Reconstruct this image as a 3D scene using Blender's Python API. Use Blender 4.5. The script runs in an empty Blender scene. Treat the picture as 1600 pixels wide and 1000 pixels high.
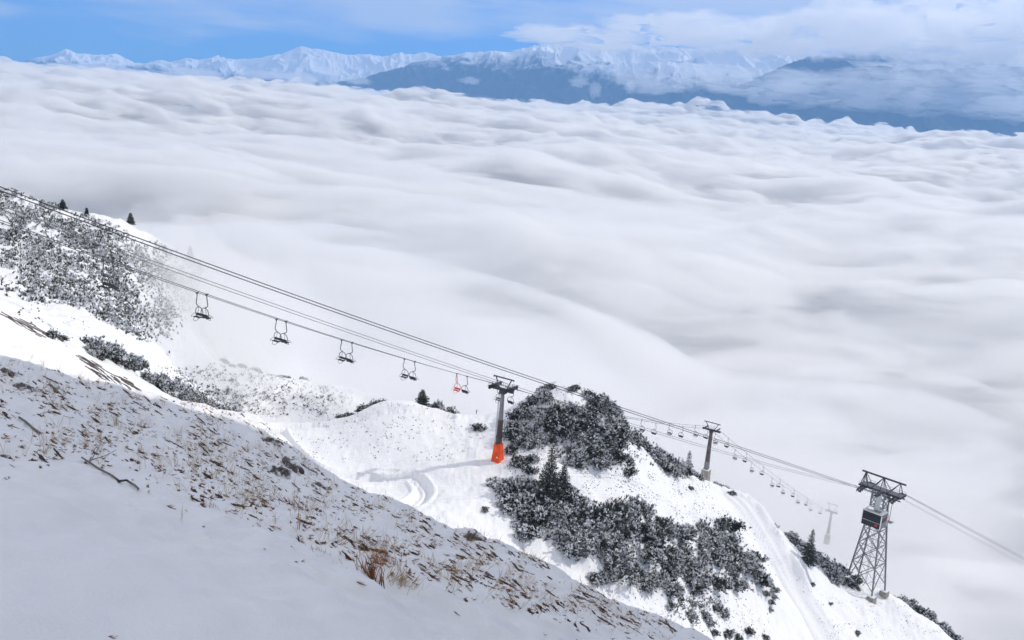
import bpy, bmesh, math, random, time
import numpy as np
from mathutils import Vector, Matrix
from mathutils.bvhtree import BVHTree
T0 = time.time()
random.seed(7)
rng = np.random.default_rng(11)
sc = bpy.context.scene
C = sc.collection
R = math.radians

# ------------------------------------------------------------------ camera
F, ROLL, PITCH = 1500.0, R(4.5), R(13.35)      # focal length in pixels of the 1600 px photo
cr, sr, cp, sp_ = math.cos(ROLL), math.sin(ROLL), math.cos(PITCH), math.sin(PITCH)

def ray(px, py):
    dx, dy = px - 800.0, py - 500.0
    x = dx * cr + dy * sr
    y = -dx * sr + dy * cr
    return (x, F * cp - y * sp_, -(F * sp_ + y * cp))

def P(px, py, Y):
    r = ray(px, py)
    s = Y / r[1]
    return Vector((r[0] * s, Y, r[2] * s))

cam = bpy.data.cameras.new('camera')
cam.sensor_width = 36.0
cam.lens = 36.0 * F / 1600.0
cam.clip_start = 0.3
cam.clip_end = 200000
camo = bpy.data.objects.new('camera', cam)
C.objects.link(camo)
right = Vector((1, 0, 0)); fwd = Vector((0, cp, -sp_)); up = Vector((0, sp_, cp))
r2 = right * cr + up * sr        # image right: turned so that the right side of the picture drops
u2 = up * cr - right * sr
# verticals lean to the right at the top of the picture
M = Matrix((r2, u2, -fwd)).transposed()
camo.matrix_world = M.to_4x4()
sc.camera = camo

# ------------------------------------------------------------------ tags
def tag(o, label=None, cat=None, group=None, kind=None):
    if label: o['label'] = label
    if cat: o['category'] = cat
    if group: o['group'] = group
    if kind: o['kind'] = kind
    return o

def mesh_obj(name, me, mats, parent=None):
    o = bpy.data.objects.new(name, me)
    C.objects.link(o)
    for m in (mats if isinstance(mats, (list, tuple)) else [mats]):
        if m and m.name not in [q.name for q in me.materials if q]: me.materials.append(m)
    if parent is not None: o.parent = parent
    return o

def empty(name, loc=(0, 0, 0), rz=0):
    o = bpy.data.objects.new(name, None)
    C.objects.link(o); o.location = loc; o.rotation_euler = (0, 0, rz)
    o.empty_display_size = 0.5
    return o

def copy_tree(o, parent=None):
    c = o.copy(); C.objects.link(c)
    if parent is not None: c.parent = parent
    for ch in list(o.children): copy_tree(ch, c)
    return c

def np_mesh(name, V, Fq, smooth=True, mat_idx=None):
    """V (n,3), Fq (m,3 or 4)"""
    me = bpy.data.meshes.new(name)
    V = np.ascontiguousarray(V, dtype=np.float32); Fq = np.ascontiguousarray(Fq, dtype=np.int32)
    k = Fq.shape[1]
    me.vertices.add(len(V)); me.vertices.foreach_set('co', V.ravel())
    me.loops.add(Fq.size); me.loops.foreach_set('vertex_index', Fq.ravel())
    me.polygons.add(len(Fq)); me.polygons.foreach_set('loop_start', np.arange(0, Fq.size, k, dtype=np.int32))
    if mat_idx is not None: me.polygons.foreach_set('material_index', np.ascontiguousarray(mat_idx, dtype=np.int32))
    me.update(calc_edges=True); me.validate()
    if smooth: me.polygons.foreach_set('use_smooth', np.ones(len(me.polygons), dtype=bool))
    return me

# ------------------------------------------------------------------ noise
def _h(ix, iy, seed):
    n = (ix.astype(np.int64) * 374761393 + iy.astype(np.int64) * 668265263 + seed * 1442695041) & 0xffffffff
    n = ((n ^ (n >> 13)) * 1274126177) & 0xffffffff
    n = ((n ^ (n >> 15)) * 2246822519) & 0xffffffff
    return ((n ^ (n >> 16)) & 0xffffff) / 0xffffff

def _grad(ix, iy, fx, fy, seed):
    a = _h(ix, iy, seed) * 2 * np.pi
    return np.cos(a) * fx + np.sin(a) * fy

def noise(x, y, seed=0):
    x = np.asarray(x, float); y = np.asarray(y, float)
    ix = np.floor(x); iy = np.floor(y); fx = x - ix; fy = y - iy
    ux = fx ** 3 * (fx * (fx * 6 - 15) + 10); uy = fy ** 3 * (fy * (fy * 6 - 15) + 10)
    a = _grad(ix, iy, fx, fy, seed); b = _grad(ix + 1, iy, fx - 1, fy, seed)
    c = _grad(ix, iy + 1, fx, fy - 1, seed); d = _grad(ix + 1, iy + 1, fx - 1, fy - 1, seed)
    return (a * (1 - ux) * (1 - uy) + b * ux * (1 - uy) + c * (1 - ux) * uy + d * ux * uy) * 1.5

def fbm(x, y, oct=4, seed=0, gain=.5):
    s = 0; a = 1
    for i in range(oct):
        s = s + a * noise(x * 2 ** i + i * 17.3, y * 2 ** i - i * 9.1, seed + i)
        a *= gain
    return s

def ridged(x, y, oct=5, seed=0, gain=.5):
    s = 0; a = 1; w = 1
    for i in range(oct):
        n = 1 - np.abs(noise(x * 2 ** i + i * 7.7, y * 2 ** i + i * 3.3, seed + i))
        n = n * n * w; s = s + a * n; w = np.clip(n * 1.6, 0, 1); a *= gain
    return s

def sstep(a, b, x):
    t = np.clip((x - a) / (b - a), 0, 1)
    return t * t * (3 - 2 * t)

class TPS:
    def __init__(s, pts, lam=0.0):
        p = np.array([(q[0], q[1], q[2]) for q in pts], float)
        s.sc = 1.0 / max(np.ptp(p[:, 0]), np.ptp(p[:, 1])); s.o = p[:, :2].mean(0)
        s.p = (p[:, :2] - s.o) * s.sc
        n = len(p)
        K = s.k(np.linalg.norm(s.p[:, None] - s.p[None], axis=2)) + np.eye(n) * lam
        Q = np.hstack([np.ones((n, 1)), s.p])
        A = np.zeros((n + 3, n + 3)); A[:n, :n] = K; A[:n, n:] = Q; A[n:, :n] = Q.T
        s.w = np.linalg.solve(A, np.concatenate([p[:, 2], np.zeros(3)]))
    @staticmethod
    def k(r): return np.where(r > 1e-9, r * r * np.log(np.maximum(r, 1e-9)), 0)
    def __call__(s, x, y):
        x = np.asarray(x, float); y = np.asarray(y, float); sh = x.shape
        q = (np.stack([x.ravel(), y.ravel()], 1) - s.o) * s.sc
        out = np.empty(len(q))
        for i in range(0, len(q), 40000):
            b = q[i:i + 40000]
            r = np.sqrt(((b[:, None] - s.p[None]) ** 2).sum(2))
            out[i:i + 40000] = s.k(r) @ s.w[:-3] + s.w[-3] + b @ s.w[-2:]
        return out.reshape(sh)

def seg_dist(x, y, pts):
    """distance to a polyline and running length along it"""
    best = np.full(x.shape, 1e9); side = np.zeros(x.shape); along = np.zeros(x.shape); L = 0
    for (a, b) in zip(pts[:-1], pts[1:]):
        dx, dy = b[0] - a[0], b[1] - a[1]; l2 = dx * dx + dy * dy; l = math.sqrt(l2)
        t = np.clip(((x - a[0]) * dx + (y - a[1]) * dy) / l2, 0, 1)
        ex, ey = x - a[0] - t * dx, y - a[1] - t * dy
        d = np.hypot(ex, ey); m = d < best
        best = np.where(m, d, best); side = np.where(m, np.sign(ex * dy - ey * dx) * d, side); along = np.where(m, L + t * l, along)
        L += l
    return best, side, along

def grid_faces(nr, nc):
    i = np.arange(nr - 1)[:, None] * nc + np.arange(nc - 1)[None]
    return np.stack([i, i + 1, i + nc + 1, i + nc], -1).reshape(-1, 4)

# ------------------------------------------------------------------ materials
def mat(name):
    m = bpy.data.materials.new(name); m.use_nodes = True
    nt = m.node_tree; nt.nodes.clear()
    out = nt.nodes.new('ShaderNodeOutputMaterial')
    return m, nt, out

def simple(name, col, rough=.6, metal=0, var=.15, scale=8.0, spec=.3, bump=0):
    m, nt, out = mat(name)
    b = nt.nodes.new('ShaderNodeBsdfPrincipled'); nt.links.new(b.outputs[0], out.inputs[0])
    b.inputs['Roughness'].default_value = rough; b.inputs['Metallic'].default_value = metal
    b.inputs['Specular IOR Level'].default_value = spec
    n = nt.nodes.new('ShaderNodeTexNoise'); n.inputs['Scale'].default_value = scale; n.inputs['Detail'].default_value = 4
    tc = nt.nodes.new('ShaderNodeTexCoord'); nt.links.new(tc.outputs['Object'], n.inputs['Vector'])
    r = nt.nodes.new('ShaderNodeValToRGB'); nt.links.new(n.outputs[0], r.inputs[0])
    r.color_ramp.elements[0].position = .3; r.color_ramp.elements[1].position = .7
    r.color_ramp.elements[0].color = (*[c * (1 - var) for c in col], 1)
    r.color_ramp.elements[1].color = (*[min(1, c * (1 + var)) for c in col], 1)
    nt.links.new(r.outputs[0], b.inputs['Base Color'])
    if bump:
        bp = nt.nodes.new('ShaderNodeBump'); bp.inputs['Strength'].default_value = bump
        nt.links.new(n.outputs[0], bp.inputs['Height']); nt.links.new(bp.outputs[0], b.inputs['Normal'])
    return m

def snow_mat(name, s1, s2, bstr, bdist, dirt=0.0, dscale=1.0, dcol=(.16, .12, .09), thr=.62, stretch=(1, 1, 1), base=.86):
    m, nt, out = mat(name)
    N = nt.nodes; L = nt.links
    b = N.new('ShaderNodeBsdfPrincipled'); L.new(b.outputs[0], out.inputs[0])
    b.inputs['Roughness'].default_value = .75; b.inputs['Specular IOR Level'].default_value = .15
    tc = N.new('ShaderNodeTexCoord')
    n1 = N.new('ShaderNodeTexNoise'); n1.inputs['Scale'].default_value = s1; n1.inputs['Detail'].default_value = 6
    n2 = N.new('ShaderNodeTexNoise'); n2.inputs['Scale'].default_value = s2; n2.inputs['Detail'].default_value = 5
    for n in (n1, n2): L.new(tc.outputs['Object'], n.inputs['Vector'])
    ad = N.new('ShaderNodeMath'); ad.operation = 'MULTIPLY_ADD'; ad.inputs[1].default_value = .35
    L.new(n2.outputs[0], ad.inputs[0]); L.new(n1.outputs[0], ad.inputs[2])
    bp = N.new('ShaderNodeBump'); bp.inputs['Strength'].default_value = bstr; bp.inputs['Distance'].default_value = bdist
    L.new(ad.outputs[0], bp.inputs['Height']); L.new(bp.outputs[0], b.inputs['Normal'])
    if dirt > 0:
        mp = N.new('ShaderNodeMapping'); mp.inputs['Scale'].default_value = stretch
        L.new(tc.outputs['Object'], mp.inputs['Vector'])
        d = N.new('ShaderNodeTexNoise'); d.inputs['Scale'].default_value = dscale; d.inputs['Detail'].default_value = 7
        d.inputs['Roughness'].default_value = .65
        L.new(mp.outputs[0], d.inputs['Vector'])
        r = N.new('ShaderNodeValToRGB'); L.new(d.outputs[0], r.inputs[0])
        r.color_ramp.elements[0].position = thr; r.color_ramp.elements[0].color = (base, base, base * 1.01, 1)
        r.color_ramp.elements[1].position = thr + .07
        r.color_ramp.elements[1].color = (*[base * (1 - dirt) + c * dirt for c in dcol], 1)
        L.new(r.outputs[0], b.inputs['Base Color'])
    else:
        b.inputs['Base Color'].default_value = (base, base, base * 1.01, 1)
    return m

def wispy_mat(name, dens, col, g, scale, lo, hi, step):
    m, nt, out = mat(name); N = nt.nodes; L = nt.links
    v = N.new('ShaderNodeVolumePrincipled'); v.inputs['Color'].default_value = (*col, 1); v.inputs['Anisotropy'].default_value = g
    tc = N.new('ShaderNodeTexCoord'); mp_ = N.new('ShaderNodeMapping'); mp_.inputs['Scale'].default_value = scale; mp_.inputs['Rotation'].default_value = (0, 0, R(-14))
    L.new(tc.outputs['Object'], mp_.inputs['Vector'])
    n = N.new('ShaderNodeTexNoise'); n.inputs['Scale'].default_value = 1; n.inputs['Detail'].default_value = 6; n.inputs['Roughness'].default_value = .60; n.inputs['Distortion'].default_value = .6
    L.new(mp_.outputs[0], n.inputs['Vector'])
    r = N.new('ShaderNodeMapRange'); r.interpolation_type = 'SMOOTHSTEP'; r.inputs[1].default_value = lo; r.inputs[2].default_value = hi; r.inputs[3].default_value = dens * .006; r.inputs[4].default_value = dens
    L.new(n.outputs[0], r.inputs[0])
    sx_ = N.new('ShaderNodeSeparateXYZ'); L.new(tc.outputs['Object'], sx_.inputs[0])
    dr_ = N.new('ShaderNodeMapRange'); dr_.inputs[1].default_value = 500; dr_.inputs[2].default_value = 2600; dr_.inputs[3].default_value = .7; dr_.inputs[4].default_value = 2.2
    L.new(sx_.outputs[1], dr_.inputs[0]); mu = N.new('ShaderNodeMath'); mu.operation = 'MULTIPLY'; L.new(r.outputs[0], mu.inputs[0]); L.new(dr_.outputs[0], mu.inputs[1])
    L.new(mu.outputs[0], v.inputs['Density']); L.new(v.outputs[0], out.inputs['Volume'])
    m.cycles.volume_step_rate = step
    return m

def vol_mat(name, dens, col=(1, 1, 1), g=.2, absorb=None):
    m, nt, out = mat(name)
    v = nt.nodes.new('ShaderNodeVolumePrincipled')
    v.inputs['Density'].default_value = dens
    v.inputs['Color'].default_value = (*col, 1)
    v.inputs['Anisotropy'].default_value = g
    nt.links.new(v.outputs[0], out.inputs['Volume'])
    return m

# ================================================================== LIGHT
SUN_AZ, SUN_EL = R(69), R(34)      # azimuth to the right of the view direction
w = bpy.data.worlds.new('World'); sc.world = w; w.use_nodes = True
nt = w.node_tree; nt.nodes.clear()
wo = nt.nodes.new('ShaderNodeOutputWorld'); bg = nt.nodes.new('ShaderNodeBackground')
sky = nt.nodes.new('ShaderNodeTexSky'); sky.sky_type = 'NISHITA'; sky.sun_disc = False
sky.sun_elevation = SUN_EL; sky.sun_rotation = SUN_AZ; sky.altitude = 2000
sky.air_density = 1.0; sky.dust_density = .3; sky.ozone_density = 2.0
bg.inputs['Strength'].default_value = .15

tint = nt.nodes.new('ShaderNodeMix'); tint.data_type = 'RGBA'; tint.blend_type = 'MULTIPLY'; tint.inputs[0].default_value = 1
tint.inputs[7].default_value = (.09, .33, .80, 1)
nt.links.new(sky.outputs[0], tint.inputs[6])
# thin high cloud, with more cover added above the view as neutral fill
tc = nt.nodes.new('ShaderNodeTexCoord'); mpn = nt.nodes.new('ShaderNodeMapping'); mpn.inputs['Scale'].default_value = (5.0, 5.0, 30.0)
nt.links.new(tc.outputs['Generated'], mpn.inputs['Vector'])
cn = nt.nodes.new('ShaderNodeTexNoise'); cn.inputs['Scale'].default_value = 1.1; cn.inputs['Detail'].default_value = 7; cn.inputs['Roughness'].default_value = .52
cn.inputs['Distortion'].default_value = .3
nt.links.new(mpn.outputs[0], cn.inputs['Vector'])
sx = nt.nodes.new('ShaderNodeSeparateXYZ'); nt.links.new(tc.outputs['Generated'], sx.inputs[0])
up_ = nt.nodes.new('ShaderNodeMapRange'); up_.inputs[1].default_value = .02; up_.inputs[2].default_value = .085; up_.inputs[3].default_value = -.12; up_.inputs[4].default_value = .18
nt.links.new(sx.outputs[2], up_.inputs[0])
add = nt.nodes.new('ShaderNodeMath'); add.operation = 'ADD'; nt.links.new(cn.outputs[0], add.inputs[0]); nt.links.new(up_.outputs[0], add.inputs[1])
up2 = nt.nodes.new('ShaderNodeMapRange'); up2.inputs[1].default_value = .12; up2.inputs[2].default_value = .35; up2.inputs[4].default_value = .12
nt.links.new(sx.outputs[2], up2.inputs[0])
add1 = add; add = nt.nodes.new('ShaderNodeMath'); add.operation = 'ADD'; nt.links.new(add1.outputs[0], add.inputs[0]); nt.links.new(up2.outputs[0], add.inputs[1])
rm = nt.nodes.new('ShaderNodeMapRange'); rm.interpolation_type = 'SMOOTHSTEP'; rm.inputs[1].default_value = .38; rm.inputs[2].default_value = .72; rm.inputs[4].default_value = .85
nt.links.new(add.outputs[0], rm.inputs[0])
mx = nt.nodes.new('ShaderNodeMix'); mx.data_type = 'RGBA'; mx.inputs[7].default_value = (4.95, 4.95, 5.1, 1)
nt.links.new(rm.outputs[0], mx.inputs[0]); nt.links.new(tint.outputs[2], mx.inputs[6])
nt.links.new(mx.outputs[2], bg.inputs[0]); nt.links.new(bg.outputs[0], wo.inputs[0])
sl = bpy.data.lights.new('sun', 'SUN'); sl.energy = 2.35; sl.angle = R(.53); sl.color = (1, .94, .85)
so = bpy.data.objects.new('sun', sl); C.objects.link(so)
S = Vector((math.sin(SUN_AZ) * math.cos(SUN_EL), math.cos(SUN_AZ) * math.cos(SUN_EL), math.sin(SUN_EL)))
so.rotation_euler = S.to_track_quat('Z', 'Y').to_euler()
sc.view_settings.view_transform = 'Standard'; sc.view_settings.look = 'None'
sc.view_settings.exposure = 0.16; sc.view_settings.gamma = 1.0

cy = sc.cycles
cy.use_denoising = True
try: cy.denoiser = 'OPENIMAGEDENOISE'
except Exception: pass
cy.max_bounces = 18; cy.diffuse_bounces = 3; cy.glossy_bounces = 2; cy.transmission_bounces = 2
cy.volume_bounces = 16; cy.transparent_max_bounces = 8
cy.use_adaptive_sampling = True; cy.adaptive_threshold = .02
cy.sample_clamp_indirect = 4

# ================================================================== MIDDLE GROUND
mp = []
def q(px, py, Y, dz=0, dy=0):
    v = P(px, py, Y); mp.append((v.x, v.y + dy, v.z + dz)); return v
def qz(px, py, z):
    r = ray(px, py); return q(px, py, z * r[1] / r[2])
# pads, plateau, saddle
for a in [(777,724,-67.2),(740,735,-67.4),(690,745,-68),(610,755,-69.5),(570,750,-68.5),(520,740,-66),(450,715,-66),(420,690,-66),(400,654,-66),(460,653,-66),(530,652,-65.5),
          (600,705,-66.5),(680,712,-67),(560,690,-66.5),(480,680,-66.5),(690,690,-66.5),(740,700,-66.5),(650,690,-66),
          (620,665,-64),(690,660,-64.5),(560,665,-65)]: qz(*a)
for a in [(630,613,187),(600,622,186),(570,635,184),(690,638,189),(740,657,192)]: q(*a)
# behind the plateau edge and the bump: drops
for a in [(400,654,180),(460,653,181),(530,652,181)]: q(*a, -7, 8); q(*a, -13, 18)
for a in [(630,613,187),(690,638,189),(740,657,192)]: q(*a, -14, 22)
# the knoll behind the orange based pylon
for a in [(875,597,189),(845,612,188),(815,640,185),(790,663,182),(760,674,181),(905,608,189),(950,648,193),(1000,680,203),
          (1050,708,224),(1085,735,248),(1101,753,261),(1130,772,262),
          (870,650,180),(920,690,177),(830,690,174),(800,722,168),(870,720,168),(830,760,161),(870,780,160),(960,700,183),(960,770,170),
          (1010,740,196),(1050,780,200),(1000,800,168)]: q(*a)
for a in [(875,597,189),(920,620,189),(1000,680,203),(1050,708,224)]: q(*a, -20, 26)
q(815,640,185,-10,16); q(1101,753,261,-20,24); q(1130,772,262,-20,24)
# slope with the large thicket and the gully below it
for a in [(760,755,157),(750,790,151),(730,765,158),(780,800,152),(850,850,150),(900,800,156),(900,890,147),(950,930,147),
          (1000,850,160),(1000,900,155),(1100,850,190),(1100,900,182),(1100,960,172),(1040,980,152),(1200,900,205),
          (1150,800,240),(1120,790,240),(1180,850,222),(1200,960,197),(640,790,145),(700,800,145),(620,770,152),(1150,1040,168)]: q(*a)
# road, lattice tower pad and the ridge to the lower right
for a in [(1150,780,253),(1185,828,244),(1215,880,235),(1240,930,226),(1285,1000,213),(1190,805,258),(1235,843,260),
          (1290,890,260),(1325,912,263),(1366,932,260),(1388,920,268),(1330,970,240),(1300,925,248),(1270,890,246),
          (1425,948,264),(1455,978,261),(1400,990,246),(1495,1006,260),(1600,1090,258),(1300,1080,195),(1320,900,272)]: q(*a)
for a in [(1190,805,259),(1235,843,261),(1290,890,264)]: q(*a, -22, 24)
for a in [(1388,920,270),(1455,978,264),(1600,1090,260)]: q(*a, -24, 26)
# left piste
for a in [(0,488,84),(0,530,74),(60,515,92),(140,552,101),(250,603,112),(340,655,122),(385,682,130),
          (100,580,78),(200,620,88),(300,660,98),(360,690,106),(0,560,66),(420,730,120),(520,790,118)]: q(*a)
# snowfield left, base of the far left hillside
for a in [(0,470,120),(60,500,124),(140,540,128),(120,490,150),(200,530,150),(230,560,150),(330,640,150),(280,590,160)]: q(*a)
# rounded knob behind
for a in [(250,590,190),(330,569,222),(400,575,230),(480,592,238),(560,612,244),(300,600,200),(400,630,208),(480,632,213),(560,632,218)]: q(*a)
for a in [(330,569,222),(400,575,230),(480,592,238),(560,612,244)]: q(*a, -18, 24)
# far left hillside
for a in [(0,296,225),(50,308,225),(100,325,226),(150,346,228),(200,367,232),(250,388,238),(300,410,248),(340,432,260),
          (0,380,195),(80,420,178),(0,430,160),(150,450,180),(200,480,182),(230,440,205),(270,470,215),(150,400,205)]: q(*a)
for a in [(0,296,225),(100,325,226),(200,367,232),(300,410,248)]: q(*a, -30, 40)
mp += [(-200, 200, -10), (-220, 120, 5), (-140, 60, -5), (-90, 30, -5), (-40, 25, -22), (0, 25, -34), (40, 30, -60), (10, 70, -62), (60, 90, -84), (120, 120, -110), (-20, 80, -50),
       (200, 150, -145), (300, 200, -185), (300, 320, -240), (200, 420, -260), (0, 400, -190), (-100, 400, -150), (-300, 400, -150), (0, 300, -150), (100, 350, -210), (-300, 100, 10), (-50, 300, -120)]
mid = TPS(mp, 3e-4)
def PZ(px, py, z):
    r = ray(px, py); return P(px, py, z * r[1] / r[2])
def smooth_line(L, n=5):
    L = [Vector((p[0], p[1])) for p in L]; out = []
    for i in range(len(L) - 1):
        a, b, c, d = L[max(0, i - 1)], L[i], L[i + 1], L[min(len(L) - 1, i + 2)]
        for k in range(n):
            t = k / n; out.append(.5 * ((2 * b) + (c - a) * t + (2 * a - 5 * b + 4 * c - d) * t * t + (3 * b - a - 3 * c + d) * t ** 3))
    return out + [L[-1]]
TRAIL = [PZ(*a)[:2] for a in [(700,655,-65),(560,662,-65.5),(470,664,-66),(433,671,-66),(455,700,-66),(500,728,-66),(580,741,-67.5),(640,748,-69)]] + [P(*a)[:2] for a in [(662,762,155),(652,785,148.5),(640,800,145)]]
ROAD = [P(*a)[:2] for a in [(1143,768,258),(1160,790,251.5),(1185,828,244),(1208,868,237.5),(1228,908,230),(1258,955,221),(1290,1005,212),(1330,1060,204)]]
TRAIL = smooth_line(TRAIL, 4); ROAD = smooth_line(ROAD, 3)
PISTE = [P(*a)[:2] for a in [(-60,500,66),(0,515,76),(100,575,84),(200,625,94),(300,668,105),(370,700,112)]]

def centre_z(line):
    L = [0]; X = [line[0][0]]; Y = [line[0][1]]
    for a, b in zip(line[:-1], line[1:]):
        l = math.hypot(b[0] - a[0], b[1] - a[1])
        L.append(L[-1] + l); X.append(b[0]); Y.append(b[1])
    return np.array(L), mid(np.array(X), np.array(Y))
RZ, TZL = centre_z(ROAD), centre_z(TRAIL)
RIM = [P(*a) for a in [(300,655,176),(380,652,177),(460,653,181),(535,650,182),(565,634,185),(600,616,189)]]
def HM(x, y):
    z = mid(x, y)
    d2, s2, al2 = seg_dist(x, y, ROAD); d, s, al = seg_dist(x, y, TRAIL)
    k = (1 - sstep(5.0, 8.5, d2)) * .95; z = z * (1 - k) + np.interp(al2, *RZ) * k
    k = (1 - sstep(1.4, 4.5, d)) * .45; z = z * (1 - k) + np.interp(al, *TZL) * k
    yr = y - np.interp(x, [p.x for p in RIM], [p.y for p in RIM]); wx_ = sstep(RIM[0].x - 8, RIM[0].x + 6, x) * (1 - sstep(RIM[-1].x - 6, RIM[-1].x + 2, x))
    z = z - 9 * wx_ * sstep(.5, 9, yr) * (1 - sstep(14, 30, yr))
    base = 1.3 * fbm(x / 18, y / 18, 3, 3) + 0.36 * fbm(x / 3.5, y / 3.5, 3, 9) + .16 * ridged(x / 1.6, y / 4.5, 2, 19)
    d, s, al = seg_dist(x, y, TRAIL)
    wt = 1 - sstep(1.5, 4, d)
    d2, s2, al2 = seg_dist(x, y, ROAD)
    wr = 1 - sstep(3.0, 5.5, d2)
    d3, s3, al3 = seg_dist(x, y, PISTE)
    wp = 1 - sstep(4.0, 9, d3)
    sad = np.exp(-((x + 28) / 32) ** 2 - ((y - 168) / 26) ** 2)
    z = z + base * (1 - .72 * sad) * (1 - .8 * wt) * (1 - .9 * wr) * (1 - .7 * wp)
    # trail groove with two trodden lines and footprints
    z = z - .8 * (1 - sstep(.5, 1.9, d)) + .30 * (1 - sstep(.2, .6, np.abs(d - 1.9))) + .22 * (1 - sstep(0.05, .5, d))
    z = z - .13 * (noise(x / .6, y / .6, 5) > .1) * (1 - sstep(.9, 1.8, d))
    # road: a cut platform with ruts
    for off in (-2.2, -.2, 2.3):
        z = z - .36 * (1 - sstep(.25, .95, np.abs(s2 - off - .5 * np.sin(al2 / 9 + off)))) * (d2 < 5)
    z = z + .45 * (1 - sstep(.2, 1.0, np.abs(np.abs(s2) - 5.8)))
    for off in (-3, -1.2, 0.4, 2.4):
        z = z - .24 * (1 - sstep(.1, .4, np.abs(s3 - off - .8 * np.sin(al3 / 11 + off)))) * (d3 < 9)
    return z

us = np.concatenate([np.linspace(-1.15, -.62, 200)[:-1], np.linspace(-.62, .62, 1450)[:-1], np.linspace(.62, 1.1, 150)]); ys = np.exp(np.linspace(math.log(24), math.log(420), 640))
Yg, Ug = np.meshgrid(ys, us, indexing='ij'); Xg = Ug * Yg
Zg = HM(Xg, Yg)
hill_me = np_mesh('hillside', np.stack([Xg, Yg, Zg], -1).reshape(-1, 3), grid_faces(len(ys), len(us)))
snow_mid = snow_mat('snow_hillside', .6, 3.5, .55, .45, dirt=.7, dscale=1.6, thr=.66, dcol=(.12,.11,.10))
hill = mesh_obj('hillside', hill_me, snow_mid)
tag(hill, 'snow covered hillside with knoll, saddle, trail and piste', 'hillside', kind='structure')

# ================================================================== FOREGROUND
fp = []
def qf(px, py, Y, dz=0, dy=0):
    v = P(px, py, Y); fp.append((v.x, v.y + dy, v.z + dz))
EDGE = [(-150,520,21),(0,566,22),(50,582,22.5),(100,606,23),(200,640,24.5),(300,664,26),(350,680,27),(392,684,27.5),(440,692,27),(475,716,25),(520,745,23.5),(560,770,22.5),(640,795,21),
        (700,824,20),(760,845,20),(800,862,20),(900,914,20),(1000,962,20.5),(1085,1003,21),(1200,1060,21),(1350,1150,21)]
for e in EDGE: qf(*e)
for e in EDGE[::2]: qf(*e, -7.5, 6)
for e in EDGE[::3]: qf(*e, -28, 20)
for a in [(0,1000,4),(250,1000,4.6),(500,1000,6),(750,1000,9),(950,1000,15),(600,880,10),(300,800,9.5),(0,750,9),(-200,750,9),(800,930,12.5),(900,970,14),
          (0,650,15),(200,720,15),(400,780,14),(300,720,17.5),(500,820,14.5),(700,880,14),(-200,1000,3.5),(0,860,6),(250,880,6.5),(450,900,8.2),
          (430,730,21),(-100,600,17)]: qf(*a)
fp += [(0, -6, 1.6), (-8, -4, 1.5), (8, -4, -2.0), (-3, 0, -1.0), (0, 0, -1.9), (4, 0, -3.2), (8, 4, -6.5), (14, 10, -13), (-14, 2, 1.2), (-25, 8, -1), (-30, 20, -5)]
fg = TPS(fp, 1e-5)
def HF(x, y):
    z = fg(x, y)
    k = sstep(4, 11, y + .25 * x + 2)       # bare smooth snow at the feet, rougher further out
    z = z + .13 * fbm(x / 2.6 + y / 9, y / 3.6, 3, 21)
    z = z + .022 * fbm((x + .4 * y) / .45, (y - .4 * x) / 1.3, 3, 35)
    z = z + k * (.10 * fbm(x / .8, y / .8, 3, 31) + .035 * ridged(x / .35 + y / 3, y / .5, 3, 41))
    return z
xs = np.linspace(-24, 24, 620); yf = np.concatenate([np.linspace(-6, 2, 40)[:-1], np.linspace(2, 34, 460), np.linspace(34.3, 48, 45)])
YF, XF = np.meshgrid(yf, xs, indexing='ij')
ZF = HF(XF, YF)
fore_me = np_mesh('snow_slope', np.stack([XF, YF, ZF], -1).reshape(-1, 3), grid_faces(len(yf), len(xs)))
snow_fg = snow_mat('snow_near', 3.0, 45.0, .5, .06)
fore = mesh_obj('snow_slope', fore_me, snow_fg)
tag(fore, 'near snow slope with dry grass poking through', 'slope', kind='structure')

# off to the right, outside the picture, a crag added to block the sun

gy = np.linspace(-14, 41, 110); gv = np.linspace(0, 1, 70)
GV, GY = np.meshgrid(gv, gy)
# cross-section of the crag from its inner foot over the crest to its outer foot
endt = sstep(-14, -4, GY) * (1 - sstep(36, 41, GY))
foot = np.interp(GY, [-14, 0, 25, 41], [19.5, 20.5, 24, 28.2]) + .6 * fbm(GY / 4, GY * 0, 3, 91)
wid = np.interp(GY, [-14, 0, 30, 41], [16, 22, 20, 9])
CX = foot + GV * wid + (GV * (1 - GV)) * 1.2 * fbm(GY / 2.5, GV * 9, 4, 92)
prof = np.minimum(1, np.minimum(GV / .16, (1 - GV) / .5)); prof = prof ** .8
CZc = -34 + (54 + 5 * fbm(GY / 7, GV * 2, 3, 93)) * prof * (.25 + .75 * endt) + 1.6 * ridged(GY / 3, GV * 8, 4, 94)
crag = mesh_obj('blocker_crag', np_mesh('blocker_crag', np.stack([CX, GY, CZc], -1).reshape(-1, 3), grid_faces(len(gy), len(gv))), snow_mat('blocker_rock', .5, 4, .8, .6, dirt=.9, dscale=.35, dcol=(.16, .15, .14), thr=.47))
tag(crag, 'added crag with snow patches, out of view, shading the near slope from the right', 'rock', kind='thing')

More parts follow.
